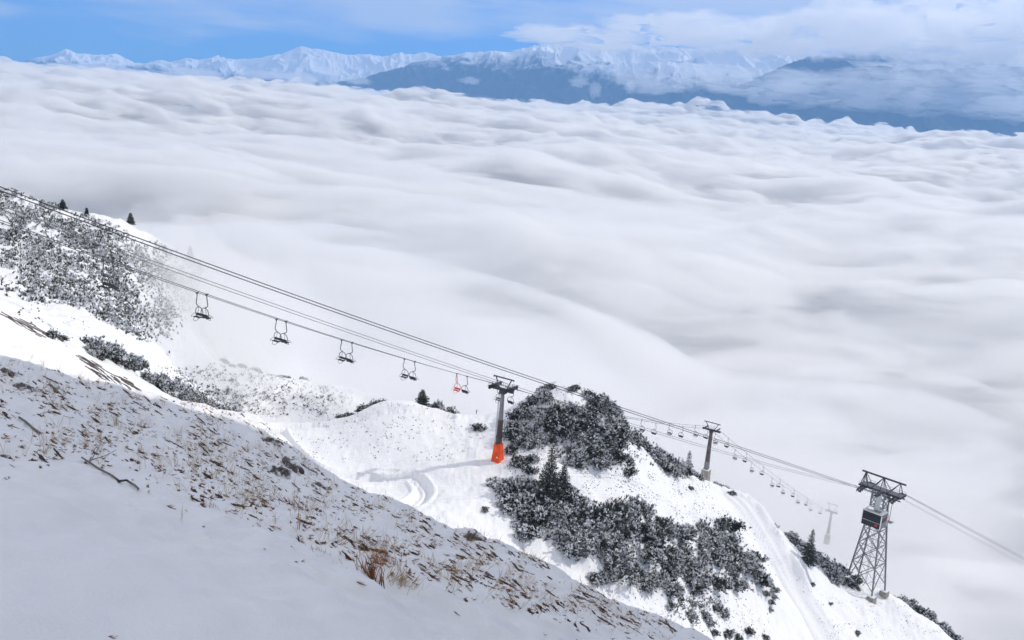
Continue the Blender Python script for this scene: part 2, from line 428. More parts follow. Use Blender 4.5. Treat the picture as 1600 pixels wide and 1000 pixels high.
# ================================================================== CLOUD SEA
CZ = -150.0
SWELL = [([(215, 500), (320, 620), (490, 880)], -115, 80), ([(120, 620), (230, 760), (330, 1000)], -55, 60), ([(-350, 900), (-200, 1000), (0, 1150)], -50, 80), ([(900, 1700), (1300, 1900), (1800, 2000)], -80, 110), ([(-900, 2300), (-300, 2500), (400, 2500)], -80, 130),
         ([(235, 520), (330, 660), (560, 990)], 85, 75), ([(-60, 800), (150, 1000), (420, 1250)], 38, 90), ([(-500, 1500), (0, 1750), (500, 2100)], 60, 130),
         ([(100, 3300), (900, 3700), (1700, 3900)], 110, 240), ([(-1800, 3800), (-900, 4300), (0, 4400)], 90, 260), ([(1200, 2300), (1700, 2700), (2500, 3000)], 90, 200),
         ([(-300, 6800), (1100, 6500), (2600, 6700)], 150, 380), ([(2300, 4700), (3400, 5200), (4700, 5600)], 140, 330), ([(-4500, 8000), (-3000, 8800), (-1500, 9400)], 150, 450)]
def cloud_h(x, y, core=False):
    d = np.hypot(x, y)
    far = sstep(600, 3000, d)
    # long soft rolls near, heaped billows further out
    wx = x + 60 * fbm(x / 400, y / 400, 2, 71); wy = y + 60 * fbm(x / 400, y / 400, 2, 77)
    roll = fbm(wx / 520, wy / 300, 3, 51)
    lump = 1.0 * fbm(wx / 620 + 3, wy / 210, 5, 61, .56) + .5 * far * (ridged(wx / 820 + 8, wy / 260, 5, 67, .55) - 1.0)
    big = fbm(wx / 2600, wy / 1300, 3, 81); wav = 1.2 * fbm(wx / 1900 + wy / 4000, wy / 600, 4, 85, .55)
    z = CZ + 26 * roll * (1 - .5 * far) + (15 + 24 * far) * lump + 40 * far * big + 44 * far * wav + 32 - 75 * sstep(5000, 11500, d)
    z = z + 6 * sstep(900, 2600, d) * (ridged(wx / 150, wy / 110, 3, 69, .55) - 1) + 14 * sstep(900, 2600, d) * fbm(wx / 480, wy / 120, 3, 70)
    z = z - 5 - 36 * sstep(.02, .15, x / y) * (1 - sstep(420, 620, y))
    z = z - 34 * np.exp(-((x - 150) / 75) ** 2 - ((y - 385) / 75) ** 2)
    z = z - 22 * sstep(.46, .6, x / y) * (1 - sstep(420, 700, y))
    z = z - 10 * (1 - sstep(250, 300, y))
    for pl, hh, ww in SWELL:
        dd, ss, aa = seg_dist(x, y, pl)
        ww2 = ww * 1.5
        z = z + .5 * hh * np.exp(-(dd / ww2) ** 2) * (.8 + .5 * fbm(x / 150, y / 150, 2, 88))
    return z
uc = np.linspace(-1.35, 1.35, 1100); yc = np.exp(np.linspace(math.log(120), math.log(13000), 950))
YC, UC = np.meshgrid(yc, uc, indexing='ij'); XC = UC * YC
ZC = cloud_h(XC, YC)
# fog leaning against the back of the ridge
def fog_h(x, y):
    z = np.full(x.shape, -1000.0)
    for (cx, cy_, rx, ry, zt) in FOGS:
        e = ((x - cx) / rx) ** 2 + ((y - cy_) / ry) ** 2
        z = np.maximum(z, zt - 45 * e)
    return z
nC = ZC.size
bot = np.full(ZC.shape, -700.0)
V = np.concatenate([np.stack([XC, YC, ZC], -1).reshape(-1, 3), np.stack([XC, YC, bot], -1).reshape(-1, 3)])
gf = grid_faces(len(yc), len(uc)); nc = len(uc); nr = len(yc)
sides = []
def strip(idx):
    idx = np.asarray(idx); return np.stack([idx[:-1], idx[:-1] + nC, idx[1:] + nC, idx[1:]], -1)
sides = [strip(np.arange(nc)), strip(np.arange(nc)[::-1] + (nr - 1) * nc), strip((np.arange(nr) * nc)[::-1]), strip(np.arange(nr) * nc + nc - 1)]
FF = np.concatenate([gf, gf[:, ::-1] + nC] + sides)
WSTEP = .022
cs = mesh_obj('cloud_sea', np_mesh('cloud_sea', V, FF), wispy_mat('cloud_volume', 1 / 11.0, (.972, .972, .972), .25, (1 / 170.0, 1 / 72.0, 1 / 42.0), .47, .62, WSTEP))
tag(cs, 'sea of cloud filling the whole valley below', 'clouds', kind='stuff')
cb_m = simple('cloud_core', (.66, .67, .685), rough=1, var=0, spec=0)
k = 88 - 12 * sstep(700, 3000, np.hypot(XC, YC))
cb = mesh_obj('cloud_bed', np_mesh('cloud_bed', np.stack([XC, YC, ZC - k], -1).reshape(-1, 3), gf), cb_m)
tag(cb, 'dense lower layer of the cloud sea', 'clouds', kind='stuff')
# fog banks against the back of the ridge
fog_m = vol_mat('fog_volume', 1 / 28.0, (.955, .953, .95), g=.2)
def blob(name, c, r, seed, m, sub=6, amp=.22, f=1.6, flat=None):
    bm = bmesh.new(); bmesh.ops.create_icosphere(bm, subdivisions=sub, radius=1)
    co = np.array([v.co[:] for v in bm.verts])
    n = fbm(co[:, 0] * f + seed, co[:, 2] * f + co[:, 1] * .7, 4, seed) + fbm(co[:, 1] * f - seed, co[:, 2] * f - co[:, 0] * .6, 4, seed + 5)
    co = co * (1 + amp * n)[:, None]
    for v, p in zip(bm.verts, co): v.co = (c[0] + p[0] * r[0], c[1] + p[1] * r[1], c[2] + p[2] * r[2])
    me = bpy.data.meshes.new(name); bm.to_mesh(me); bm.free()
    return mesh_obj(name, me, m)
for (c, r, sd, lb) in [((-90, 256, -104), (42, 48, 60), 3, 'fog bank creeping up against the left hillside'), ((-76, 222, -58), (30, 30, 17), 21, 'wisp of fog in front of the lower end of the left hillside'),
                       ((-8, 234, -104), (62, 32, 46), 8, 'fog bank behind the rounded saddle bump')]:
    tag(blob('fog_bank', c, r, sd, fog_m), lb, 'fog', kind='stuff')

tag(blob('fog_bank', (132, 395, -172), (78, 62, 52), 31, vol_mat('thin_fog_volume', 1 / 75.0, (.96, .958, .955), g=.2)), 'thin fog swallowing the third chairlift pylon', 'fog', kind='stuff')
# ---------------------------------------------------------------- far mountains
def range_(name, label, ridge, Y0, half, base, seed, amp, m, nu=1400, ny=300):
    """ridge: pixel outline of the crest seen from the terrace; Y0 its distance"""
    pts = [P(px, py, Y0) for px, py in ridge]
    ux = np.array([p.x / Y0 for p in pts]); uz = np.array([p.z for p in pts])
    u = np.linspace(ux[0], ux[-1], nu); y = np.linspace(Y0 - half, Y0 + half * .7, ny)
    YY, UU = np.meshgrid(y, u, indexing='ij'); XX = UU * YY
    crest = np.interp(u, ux, uz)[None]
    cw = Y0 + 500 * fbm(XX / 3500, XX * 0 + seed, 3, seed)
    t = (YY - cw) / half
    fall = np.where(t < 0, 1 - np.abs(t) ** .9, 1 - np.abs(t / .7))
    wpx = XX + 260 * fbm(XX / 1500, YY / 1300, 3, seed + 3)
    spur = ridged(wpx / 1900 + YY / 7000, YY / 6500 + seed, 3, seed, .45) - 1.0
    det = ridged(wpx / 560 + YY / 2500, YY / 1100, 4, seed + 5, .5) - 1.1
    away = sstep(0.0, .40, 1 - fall); foot = np.clip(fall * 1.4 + .2, 0, 1)
    Z = base + (crest - base) * fall + amp * .75 * spur * away * foot + 15 * (ridged(wpx / 170, YY / 300, 4, seed + 8, .55) - 1) * foot + amp * .30 * det * (.06 + .90 * sstep(0, .15, 1 - fall)) * foot
    o = mesh_obj(name, np_mesh(name, np.stack([XX, YY, Z], -1).reshape(-1, 3), grid_faces(ny, nu)), m)
    return tag(o, label, 'mountains', kind='structure')

def mount_mat(name, snowline, soft, rock=(.05, .06, .07)):
    m, nt, out = mat(name); N = nt.nodes; L = nt.links
    b = N.new('ShaderNodeBsdfPrincipled'); L.new(b.outputs[0], out.inputs[0]); b.inputs['Roughness'].default_value = .9
    b.inputs['Specular IOR Level'].default_value = .1
    g = N.new('ShaderNodeNewGeometry'); sp = N.new('ShaderNodeSeparateXYZ'); L.new(g.outputs['Position'], sp.inputs[0])
    n = N.new('ShaderNodeTexNoise'); n.inputs['Scale'].default_value = .006; n.inputs['Detail'].default_value = 8; n.inputs['Roughness'].default_value = .65
    L.new(g.outputs['Position'], n.inputs['Vector'])
    a = N.new('ShaderNodeMath'); a.operation = 'MULTIPLY_ADD'; a.inputs[1].default_value = soft * 1.6; L.new(n.outputs[0], a.inputs[0]); L.new(sp.outputs[2], a.inputs[2])
    sn = N.new('ShaderNodeSeparateXYZ'); L.new(g.outputs['Normal'], sn.inputs[0])
    a2 = N.new('ShaderNodeMath'); a2.operation = 'MULTIPLY_ADD'; a2.inputs[1].default_value = soft * .9; L.new(sn.outputs[2], a2.inputs[0]); L.new(a.outputs[0], a2.inputs[2])
    mr = N.new('ShaderNodeMapRange'); mr.interpolation_type = 'SMOOTHSTEP'
    mr.inputs[1].default_value = snowline + soft * 1.0; mr.inputs[2].default_value = snowline + soft * 1.9
    L.new(a2.outputs[0], mr.inputs[0])
    mx = N.new('ShaderNodeMix'); mx.data_type = 'RGBA'; mx.inputs[6].default_value = (*rock, 1); mx.inputs[7].default_value = (.82, .83, .85, 1)
    L.new(mr.outputs[0], mx.inputs[0]); L.new(mx.outputs[2], b.inputs['Base Color'])
    return m
mD = mount_mat('foothill_forest', 330, 380, (.035, .05, .055))
mA = mount_mat('far_snow_rock', -100, 160); mB = mount_mat('forest_snow_rock', 430, 380, (.035, .05, .055)); mC = mount_mat('forest_flank', 820, 300, (.035, .05, .055))  # right hand flank: same forest colour, higher snowline
range_('mountain_range', 'distant snowy range along the left horizon', [(-150,104),(-40,103),(30,99),(55,90),(80,86),(103,76),(120,84),(150,86),(180,84),(208,96),(222,99),(250,94),(270,96),(292,90),(310,94),(338,87),(360,92),(385,92),(410,90),(440,84),(470,73),(490,76),(515,80),(545,86),(570,84),(600,87),(625,82),(640,84),(665,82),(690,88),(740,92),(800,100),(900,120)],
       18500, 4200, -500, 14, 420, mA)
range_('mountain_range', 'long blue mountain range with snow dusted crest right of centre', [(380,160),(450,140),(520,132),(600,112),(650,96),(690,88),(720,82),(760,79),(790,81),(820,74),(850,69),(880,70),(905,64),(925,68),(950,71),(985,67),(1010,74),(1050,73),(1085,76),(1110,72),(1140,66),(1155,64),(1185,72),(1230,78),(1290,82),(1340,90),(1420,96),(1500,100),(1600,110),(1750,125)],
       15500, 3800, -560, 25, 520, mB)
range_('mountain_range', 'blue forested foothills in front of the long range', [(640,175),(700,162),(760,148),(800,131),(850,113),(880,108),(905,103),(960,101),(1020,97),(1080,99),(1150,103),(1250,114),(1400,130),(1600,150),(1700,170)],
       14300, 2300, -560, 45, 330, mD)
range_('mountain_range', 'dark blue mountain flank at the right edge under the cloud bank', [(1050,190),(1150,135),(1210,108),(1260,88),(1320,80),(1400,78),(1460,84),(1530,80),(1600,70),(1700,60),(1850,70)],
       13600, 2600, -560, 35, 380, mC)
# ---------------------------------------------------------------- air
bm = bmesh.new(); bmesh.ops.create_cube(bm, size=1)
for v in bm.verts: v.co = (v.co.x * 50000, v.co.y * 27000 + 9000, v.co.z * 2500 + 450)
me = bpy.data.meshes.new('haze'); bm.to_mesh(me); bm.free()
hz = mesh_obj('haze', me, vol_mat('haze_volume', 5.8e-5, (.30, .58, 1.0), g=.1))
tag(hz, 'thin blue air between the camera and the far mountains', 'haze', kind='stuff')
# ---------------------------------------------------------------- cloud bank in front of the right hand mountains
bank_m = vol_mat('bank_volume', 1 / 200.0, g=.55)
bi = 0
def bank(lb, lst, Y, sc_=1.0):
    global bi
    bm = bmesh.new()
    for (px, py, rx, ry) in lst:
        c = P(px, py, Y + rng.uniform(-300, 300)); k = Y / 1500
        tmp = bmesh.new(); bmesh.ops.create_icosphere(tmp, subdivisions=5, radius=1); bi += 1
        co = np.array([v.co[:] for v in tmp.verts])
        n = fbm(co[:, 0] * 2.1 + bi * 3.1, co[:, 2] * 1.6 + co[:, 1] * .7, 5, bi, .62) + fbm(co[:, 1] * 2.1 - bi, co[:, 2] * 2.1 - co[:, 0] * .6, 5, bi + 50, .62)
        co = co * (1 + .30 * n)[:, None]
        for v, p in zip(tmp.verts, co): v.co = (c.x + p[0] * rx * k, c.y + p[1] * (rx * .5 + ry * .5) * k, c.z + p[2] * ry * k)
        tm = bpy.data.meshes.new('t'); tmp.to_mesh(tm); tmp.free(); bm.from_mesh(tm); bpy.data.meshes.remove(tm)
    me = bpy.data.meshes.new('cloud_bank'); bm.to_mesh(me); bm.free()
    o = mesh_obj('cloud_bank', me, bank_m)
    return tag(o, lb, 'clouds', kind='stuff')
bank('white cumulus bank hiding the right hand peaks', [(860,55,60,14),(930,62,70,16),(1010,50,70,24),(1090,48,80,26),(1180,60,90,26),(1260,50,80,34),(1340,40,90,36),(1430,48,90,38),(1520,40,90,42),(1600,45,100,40),(1700,50,100,40),(1480,75,110,18),(1580,80,90,16)], 9000)
bank_m = vol_mat('thin_bank_volume', 1 / 620.0, g=.45)
bank('thin cloud strip lying along the middle of the right hand flank', [(1020,128,60,16),(1110,122,70,16),(1200,136,90,22),(1300,140,110,28),(1400,142,110,30),(1500,140,110,36),(1610,138,120,44),(1450,120,120,20),(1560,160,100,24)], 11500)
bank_m = vol_mat('tuft_volume', 1 / 260.0, g=.45)
bank('small cloud tufts on the blue flank', [(905,128,16,9),(930,140,10,12),(985,136,7,11),(735,126,16,6),(470,122,30,9),(560,126,24,6),(420,118,40,7),(300,115,50,8),(150,107,60,6)], 12500)
# ================================================================== materials for things
steel = simple('galvanised_steel', (.20, .21, .22), .5, .3, .2, 3)
steel_dark = simple('dark_steel', (.055, .055, .06), .6, .2, .25, 3)
brown_paint = simple('brown_paint', (.075, .055, .045), .6, 0, .25, 1.5)
rust_paint = simple('dull_red_paint', (.105, .082, .078), .6, 0, .3, 1.5)
orange = simple('orange_padding', (.78, .085, .014), .6, 0, .28, .9)
concrete = simple('concrete', (.30, .28, .24), .9, 0, .22, 1.2, bump=.2)
rubber = simple('rubber', (.03, .03, .032), .7)
white_paint = simple('white_paint', (.75, .76, .78), .4, 0, .05, 2)
cable_m = simple('cable_steel', (.05, .05, .055), .55, .4)
cable_far = simple('cable_grey', (.16, .16, .17), .55, .4)
chair_m = simple('chair_tube', (.07, .07, .075), .5, .4)
seat_m = simple('chair_seat', (.025, .025, .028), .7)
red_m = simple('red_paint', (.62, .04, .02), .45, 0, .1)
grey_paint = simple('light_grey_paint', (.45, .47, .48), .5, 0, .1)
glass_m = simple('dark_glass', (.008, .009, .011), .25, 0, .1, 2, spec=.3)
snowcap = simple('snow_cap', (.85, .85, .87), .8, 0, .03, 3)
bark = simple('bark', (.055, .045, .04), .9, 0, .3, 6)
deadwood = simple('weathered_wood', (.17, .15, .145), .85, 0, .35, 20, bump=.4)

def needle_mat(name, c1, c2, sc_=1.2):
    m, nt, out = mat(name); N = nt.nodes; L = nt.links
    b = N.new('ShaderNodeBsdfPrincipled'); b.inputs['Roughness'].default_value = .8; b.inputs['Specular IOR Level'].default_value = .1
    L.new(b.outputs[0], out.inputs[0])
    oi = N.new('ShaderNodeObjectInfo'); n = N.new('ShaderNodeTexNoise'); n.inputs['Scale'].default_value = sc_
    g = N.new('ShaderNodeNewGeometry'); L.new(g.outputs['Position'], n.inputs['Vector'])
    a = N.new('ShaderNodeMath'); a.operation = 'MULTIPLY_ADD'; a.inputs[1].default_value = .5; L.new(oi.outputs['Random'], a.inputs[0]); L.new(n.outputs[0], a.inputs[2])
    r = N.new('ShaderNodeMapRange'); r.inputs[1].default_value = .35; r.inputs[2].default_value = 1.1; L.new(a.outputs[0], r.inputs[0])
    mx = N.new('ShaderNodeMix'); mx.data_type = 'RGBA'; mx.inputs[6].default_value = (*c1, 1); mx.inputs[7].default_value = (*c2, 1)
    L.new(r.outputs[0], mx.inputs[0]); L.new(mx.outputs[2], b.inputs['Base Color'])
    return m
needles = needle_mat('needles', (.045, .052, .046), (.13, .135, .11))
frost = simple('rime_snow', (.76, .77, .79), .85, 0, .12, 2)
grass_dry = needle_mat('dry_grass', (.36, .25, .13), (.58, .44, .26), 3)
grass_rust = needle_mat('rusty_grass', (.18, .07, .028), (.40, .17, .055), 4)
soil = simple('bare_soil', (.060, .040, .030), .95, 0, .4, 14, bump=.6)
rock_m = snow_mat('snowy_rock', 1.5, 12, .8, .12, dirt=.95, dscale=2.6, dcol=(.11, .095, .09), thr=.50)

# ================================================================== mesh kit
class MB:
    def __init__(s): s.v = []; s.f = []
    def box(s, c, ax, ay, az, hx, hy, hz_, taper=1.0):
        c = Vector(c); ax, ay, az = Vector(ax), Vector(ay), Vector(az); n = len(s.v)
        for k, t in ((-1, 1.0), (1, taper)):
            for (i, j) in ((-1, -1), (1, -1), (1, 1), (-1, 1)):
                s.v.append(c + ax * hx * i * t + ay * hy * j * t + az * hz_ * k)
        s.f += [tuple(n + q for q in f) for f in ((3, 2, 1, 0), (4, 5, 6, 7), (0, 1, 5, 4), (1, 2, 6, 5), (2, 3, 7, 6), (3, 0, 4, 7))]
        return s
    def bar(s, a, b, r1, r2=None, n=8):
        a, b = Vector(a), Vector(b); r2 = r1 if r2 is None else r2; d = (b - a).normalized()
        x = d.orthogonal().normalized(); y = d.cross(x); k = len(s.v)
        for (p, r) in ((a, r1), (b, r2)):
            for i in range(n):
                t = 2 * math.pi * i / n; s.v.append(p + (x * math.cos(t) + y * math.sin(t)) * r)
        for i in range(n): s.f.append((k + i, k + (i + 1) % n, k + n + (i + 1) % n, k + n + i))
        s.f.append(tuple(k + i for i in range(n - 1, -1, -1))); s.f.append(tuple(k + n + i for i in range(n)))
        return s
    def beam(s, a, b, w_, h, upv=(0, 0, 1)):
        a, b = Vector(a), Vector(b); d = (b - a); l = d.length; d.normalize()
        y = Vector(upv).cross(d)
        if y.length < 1e-3: y = d.orthogonal()
        y.normalize(); z = d.cross(y)
        return s.box((a + b) / 2, d, y, z, l / 2, w_ / 2, h / 2)
    def tube(s, pts, r, n=6, closed=False):
        pts = [Vector(p) for p in pts]; k = len(s.v); m = len(pts); prev = None
        for i, p in enumerate(pts):
            d = (pts[(i + 1) % m] - pts[i - 1]) if (closed or 0 < i < m - 1) else (pts[1] - pts[0] if i == 0 else pts[-1] - pts[-2])
            d.normalize()
            x = d.orthogonal().normalized() if prev is None else (prev - d * prev.dot(d)).normalized()
            prev = x; y = d.cross(x)
            rr = r(i / (m - 1)) if callable(r) else r
            for j in range(n):
                t = 2 * math.pi * j / n; s.v.append(p + (x * math.cos(t) + y * math.sin(t)) * rr)
        for i in range(m if closed else m - 1):
            i2 = (i + 1) % m
            for j in range(n): s.f.append((k + i * n + j, k + i * n + (j + 1) % n, k + i2 * n + (j + 1) % n, k + i2 * n + j))
        if not closed:
            s.f.append(tuple(k + j for j in range(n - 1, -1, -1))); s.f.append(tuple(k + (m - 1) * n + j for j in range(n)))
        return s
    def build(s, name, m, parent=None, smooth=False, bevel=0):
        me = bpy.data.meshes.new(name); me.from_pydata([tuple(v) for v in s.v], [], s.f); me.update()
        bm = bmesh.new(); bm.from_mesh(me); bmesh.ops.recalc_face_normals(bm, faces=bm.faces)
        if bevel: bmesh.ops.bevel(bm, geom=list(bm.edges), offset=bevel, segments=2, profile=.5, affect='EDGES', clamp_overlap=True)
        bm.to_mesh(me); bm.free()
        if smooth:
            for p in me.polygons: p.use_smooth = True
        return mesh_obj(name, me, m, parent)

# ------------------------------------------------------------------ what a picture point of the ground is
midS = (Zg / Yg)
lyg = np.log(ys)
def hit_mid(px, py):
    px = np.atleast_1d(px).astype(float); py = np.atleast_1d(py).astype(float); out = np.full((len(px), 3), np.nan)
    for i in range(len(px)):
        r = ray(px[i], py[i]); u = r[0] / r[1]; t = r[2] / r[1]
        j = int(np.searchsorted(us, u)) - 1
        if j < 0 or j >= len(us) - 1: continue
        w_ = (u - us[j]) / (us[j + 1] - us[j]); col = midS[:, j] * (1 - w_) + midS[:, j + 1] * w_
        k0 = 228 if py[i] > 480 else 137
        m = col[k0:] >= t
        if not m.any(): continue
        k = int(np.argmax(m)) + k0
        if k == k0: continue
        f = (t - col[k - 1]) / (col[k] - col[k - 1] + 1e-12); y = math.exp(lyg[k - 1] + f * (lyg[k] - lyg[k - 1]))
        out[i] = (u * y, y, t * y)
    return out
uf = np.linspace(-.85, .8, 500); yq = np.exp(np.linspace(math.log(2.5), math.log(30), 400))
YQ, UQ = np.meshgrid(yq, uf, indexing='ij'); FS = HF(UQ * YQ, YQ) / YQ; lyq = np.log(yq)
def hit_fg(px, py):
    r = ray(px, py); u = r[0] / r[1]; t = r[2] / r[1]; fi = (u - uf[0]) / (uf[1] - uf[0]); j = int(fi)
    if j < 0 or j >= len(uf) - 1: return None
    w_ = fi - j; col = FS[:, j] * (1 - w_) + FS[:, j + 1] * w_
    m = col >= t
    if not m.any(): return None
    k = int(np.argmax(m))
    if k == 0: return None
    f = (t - col[k - 1]) / (col[k] - col[k - 1] + 1e-12); y = math.exp(lyq[k - 1] + f * (lyq[k] - lyq[k - 1]))
    return Vector((u * y, y, t * y))
def gz(x, y):
    return float(HM(np.array([float(x)]), np.array([float(y)]))[0])
def vis_mid(px, py):
    """ground point on the hillside, only where the near slope does not cover it"""
    if hit_fg(px, py) is not None: return None
    h = hit_mid([px], [py])[0]
    return None if np.isnan(h[0]) else Vector(h)

# ================================================================== CHAIRLIFT
AZ1 = R(33); D1 = Vector((math.sin(AZ1), math.cos(AZ1), 0)); B1 = Vector((math.cos(AZ1), -math.sin(AZ1), 0))
T1 = P(777, 724, 168); T2 = P(1101, 753, 261); T3p = P(1297, 815, 394)
dd = (T2 - T1); D1 = Vector((dd.x, dd.y, 0)).normalized(); B1 = Vector((D1.y, -D1.x, 0))
dd = (T3p - T2); D2 = Vector((dd.x, dd.y, 0)).normalized(); B2 = Vector((D2.y, -D2.x, 0))
print('az', math.degrees(math.atan2(D1.x,D1.y)), math.degrees(math.atan2(D2.x,D2.y)))
G = 1.8
def on_line(px, py, O, D, off):
    r = ray(px, py); u = r[0] / r[1]; bx, by = O.x + off.x, O.y + off.y
    t = (u * by - bx) / (D.x - u * D.y)
    y = by + D.y * t
    return t, P(px, py, y).z
def rope_fit(pts, O, D, off, deg):
    a = np.array([on_line(px, py, O, D, off) for px, py in pts])
    return np.poly1d(np.polyfit(a[:, 0], a[:, 1], deg))
zr1 = rope_fit([(160,405),(230,430),(311,457),(400,489),(433,499),(533,531),(632,560),(714,583),(776,600)], T1, D1, -B1 * G, 2)
L12 = math.hypot(T2.x - T1.x, T2.y - T1.y); L23 = math.hypot(T3p.x - T2.x, T3p.y - T2.y)
zT1 = float(zr1(0)); zT2 = on_line(1099, 668, T2, D1, -B1 * G)[1]; zT3 = P(1297, 797, 394).z
def z12(t): s_ = t / L12; return zT1 + (zT2 - zT1) * s_ - 6.5 * s_ * (1 - s_)
r23 = rope_fit([(1119,677),(1148,703),(1174.5,723),(1206,746),(1223,758),(1285,797)], T2, D2, -B2 * G, 2)
def z23(t): return float(r23(t)) + (zT2 - float(r23(0))) * math.exp(-t / 12)
zL = float(zr1(-230))
def rope_pt(side, t):
    """t metres along the line from the orange based pylon; side -1 far, +1 near"""
    if t <= 0: p = T1 + D1 * t + B1 * G * side; p.z = float(zr1(t))
    elif t <= L12: p = T1 + D1 * t + B1 * G * side; p.z = z12(t)
    else: p = T2 + D2 * (t - L12) + B2 * G * side; p.z = z23(min(t - L12, L23 * 1.2))
    return p
for side, lb in ((-1, 'thin chairlift rope on the far side of the orange based pylon'), (1, 'thin chairlift rope on the near side of the orange based pylon')):
    ts = np.concatenate([np.linspace(-230, -2, 60), [-1, 0, 1], np.linspace(2, L12 - 2, 40), [L12], np.linspace(L12 + 2, L12 + L23, 50)])
    tag(MB().tube([rope_pt(side, t) for t in ts], .045, 5).build('lift_rope', cable_far, smooth=True), lb, 'cable', 'ropes of the chairlift')

def make_chair(m_t, m_s, red=False):
    """origin at the rope grip, +Y along the line, +X outwards"""
    root = empty('lift_chair')
    g = MB().bar((0, -.22, 0), (0, .22, 0), .06).box((0, 0, -.10), (1, 0, 0), (0, 1, 0), (0, 0, 1), .05, .1, .12); g.build('grip', steel_dark, root)
    h = MB()
    if red:
        h.tube([(0, 0, -.1), (-.10, 0, -.6), (-.20, 0, -1.2), (-.28, 0, -1.62)], .055, 6); h.tube([(0, 0, -.1), (.10, 0, -.6), (.14, 0, -1.2), (-.12, 0, -1.68)], .055, 6)
    else:
        h.tube([(0, 0, -.1), (.03, 0, -.5), (.12, 0, -.95), (.20, 0, -1.25), (.14, 0, -1.48), (-.10, 0, -1.62), (-.34, 0, -1.74)], .055, 6)
    h.build('hanger', m_t, root, smooth=True)
    cx, cz, rr = -.34, -2.42, .68
    hp = MB().tube([(cx + rr * math.sin(a), .0, cz + rr * math.cos(a)) for a in np.linspace(R(-158), R(158), 30)], .048, 6); hp.build('hoop', m_t, root, smooth=True)
    st = MB(); st.box((cx, .26, cz - .52), (1, 0, 0), (0, 1, .08), (0, -.08, 1), .56, .26, .045); st.build('seat', m_s, root, bevel=.02)
    bk = MB(); bk.box((cx, -.02, cz - .24), (1, 0, 0), (0, 1, .1), (0, -.1, 1), .54, .03, .15); bk.build('backrest', m_s, root, bevel=.01)
    for sx in (-1, 1):
        a = MB().tube([(cx + sx * .62, 0, cz - .12), (cx + sx * .70, .26, cz - .18), (cx + sx * .78, .56, cz - .42), (cx + sx * .66, .62, cz - .58)], .03, 6)
        a.build('armrest', m_t, root, smooth=True)
    f = MB().tube([(cx - .40, .40, cz - .56), (cx - .34, .62, cz - .84), (cx, .70, cz - .92), (cx + .34, .62, cz - .84), (cx + .40, .40, cz - .56)], .028, 6); f.build('footrest', m_t, root, smooth=True)
    v = MB().tube([(cx, 0, cz + rr), (cx + .05, .1, cz + .3), (cx - .06, .24, cz + .05), (cx - .1, .3, cz - .45)], .026, 5); v.build('lap_bar', m_t, root, smooth=True)
    return root
ch_proto = make_chair(chair_m, seat_m); ch_red = make_chair(red_m, red_m, True)
def t_from_px(side, px):
    lo, hi = -230.0, L12 + L23
    for _ in range(50):
        m_ = (lo + hi) / 2; p = rope_pt(side, m_); r = (p.x * F)  # x ratio grows with t
        # project
        v = M.transposed() @ p; X = 800 + F * v.x / -v.z
        if X < px: lo = m_
        else: hi = m_
    return (lo + hi) / 2
used = False
UPW = 'empty double chair on the uphill rope'; 
chairs = []
left_n = ['eighth', 'seventh', 'sixth', 'fifth', 'fourth', 'third']
L_px = [(162, 176), (308, 323), (432, 447), (534, 550), (632, 648), (714, 730)]
L_desc = ['dim chair against the shrubby left hillside', 'leftmost clear pair of chairs, left of the orange based pylon', 'second clear pair of chairs from the left', 'third clear pair of chairs from the left, hoops apart', 'pair of chairs above the rounded snow bump', 'pair of chairs nearest the orange based pylon']
for (a, b_), d_ in zip(L_px, L_desc):
    chairs.append((-1, a, 'left chair of the ' + d_ if 'pair' in d_ else 'dim chair against the shrubby left hillside, left one of two'))
    chairs.append((1, b_, 'right chair of the ' + d_ if 'pair' in d_ else 'dim chair against the shrubby left hillside, right one of two'))
chairs += [(-1, 779, 'small chair hanging just left of the orange based pylon shaft'), (1, 802, 'small chair hanging just right of the orange based pylon shaft')]
o9 = ['first', 'second', 'third', 'fourth', 'fifth', 'sixth', 'seventh', 'eighth', 'ninth', 'tenth']
for i, (a, b_) in enumerate([(1003, 1025), (1047, 1067), (1087, 1106)]):
    chairs += [(-1, a, f'{o9[2*i]} chair right of the shrubby knoll, before the concrete based pylon'), (1, b_, f'{o9[2*i+1]} chair right of the shrubby knoll, before the concrete based pylon')]
Rr = [(1118, 1138), (1149, 1167), (1175, 1193), (1207, 1219), (1224, 1241), (1247, 1262), (1267, 1284)]
for i, (a, b_) in enumerate(Rr):
    fa = ', fading in fog' if i > 3 else ''
    chairs += [(-1, a, f'left chair of the {o9[i]} pair beyond the concrete based pylon{fa}'), (1, b_, f'right chair of the {o9[i]} pair beyond the concrete based pylon{fa}')]
for (side, px, lb) in chairs:
    t = t_from_px(side, px); p = rope_pt(side, t)
    if side == -1 and px == 714: o = ch_red; lb = 'red work chair, left of the pair nearest the orange based pylon'
    elif not used: o = ch_proto; used = True
    else: o = copy_tree(ch_proto)
    D = D1 if t <= L12 else D2
    # +X outwards from the pair's middle: far side chairs are turned round
    yaw = math.atan2(-D.x, D.y)
    o.location = p; o.rotation_euler = (0, rng.uniform(-.03, .03), yaw + (math.pi if side == -1 else 0))
    tag(o, lb, 'lift chair', 'chairs of the chairlift')

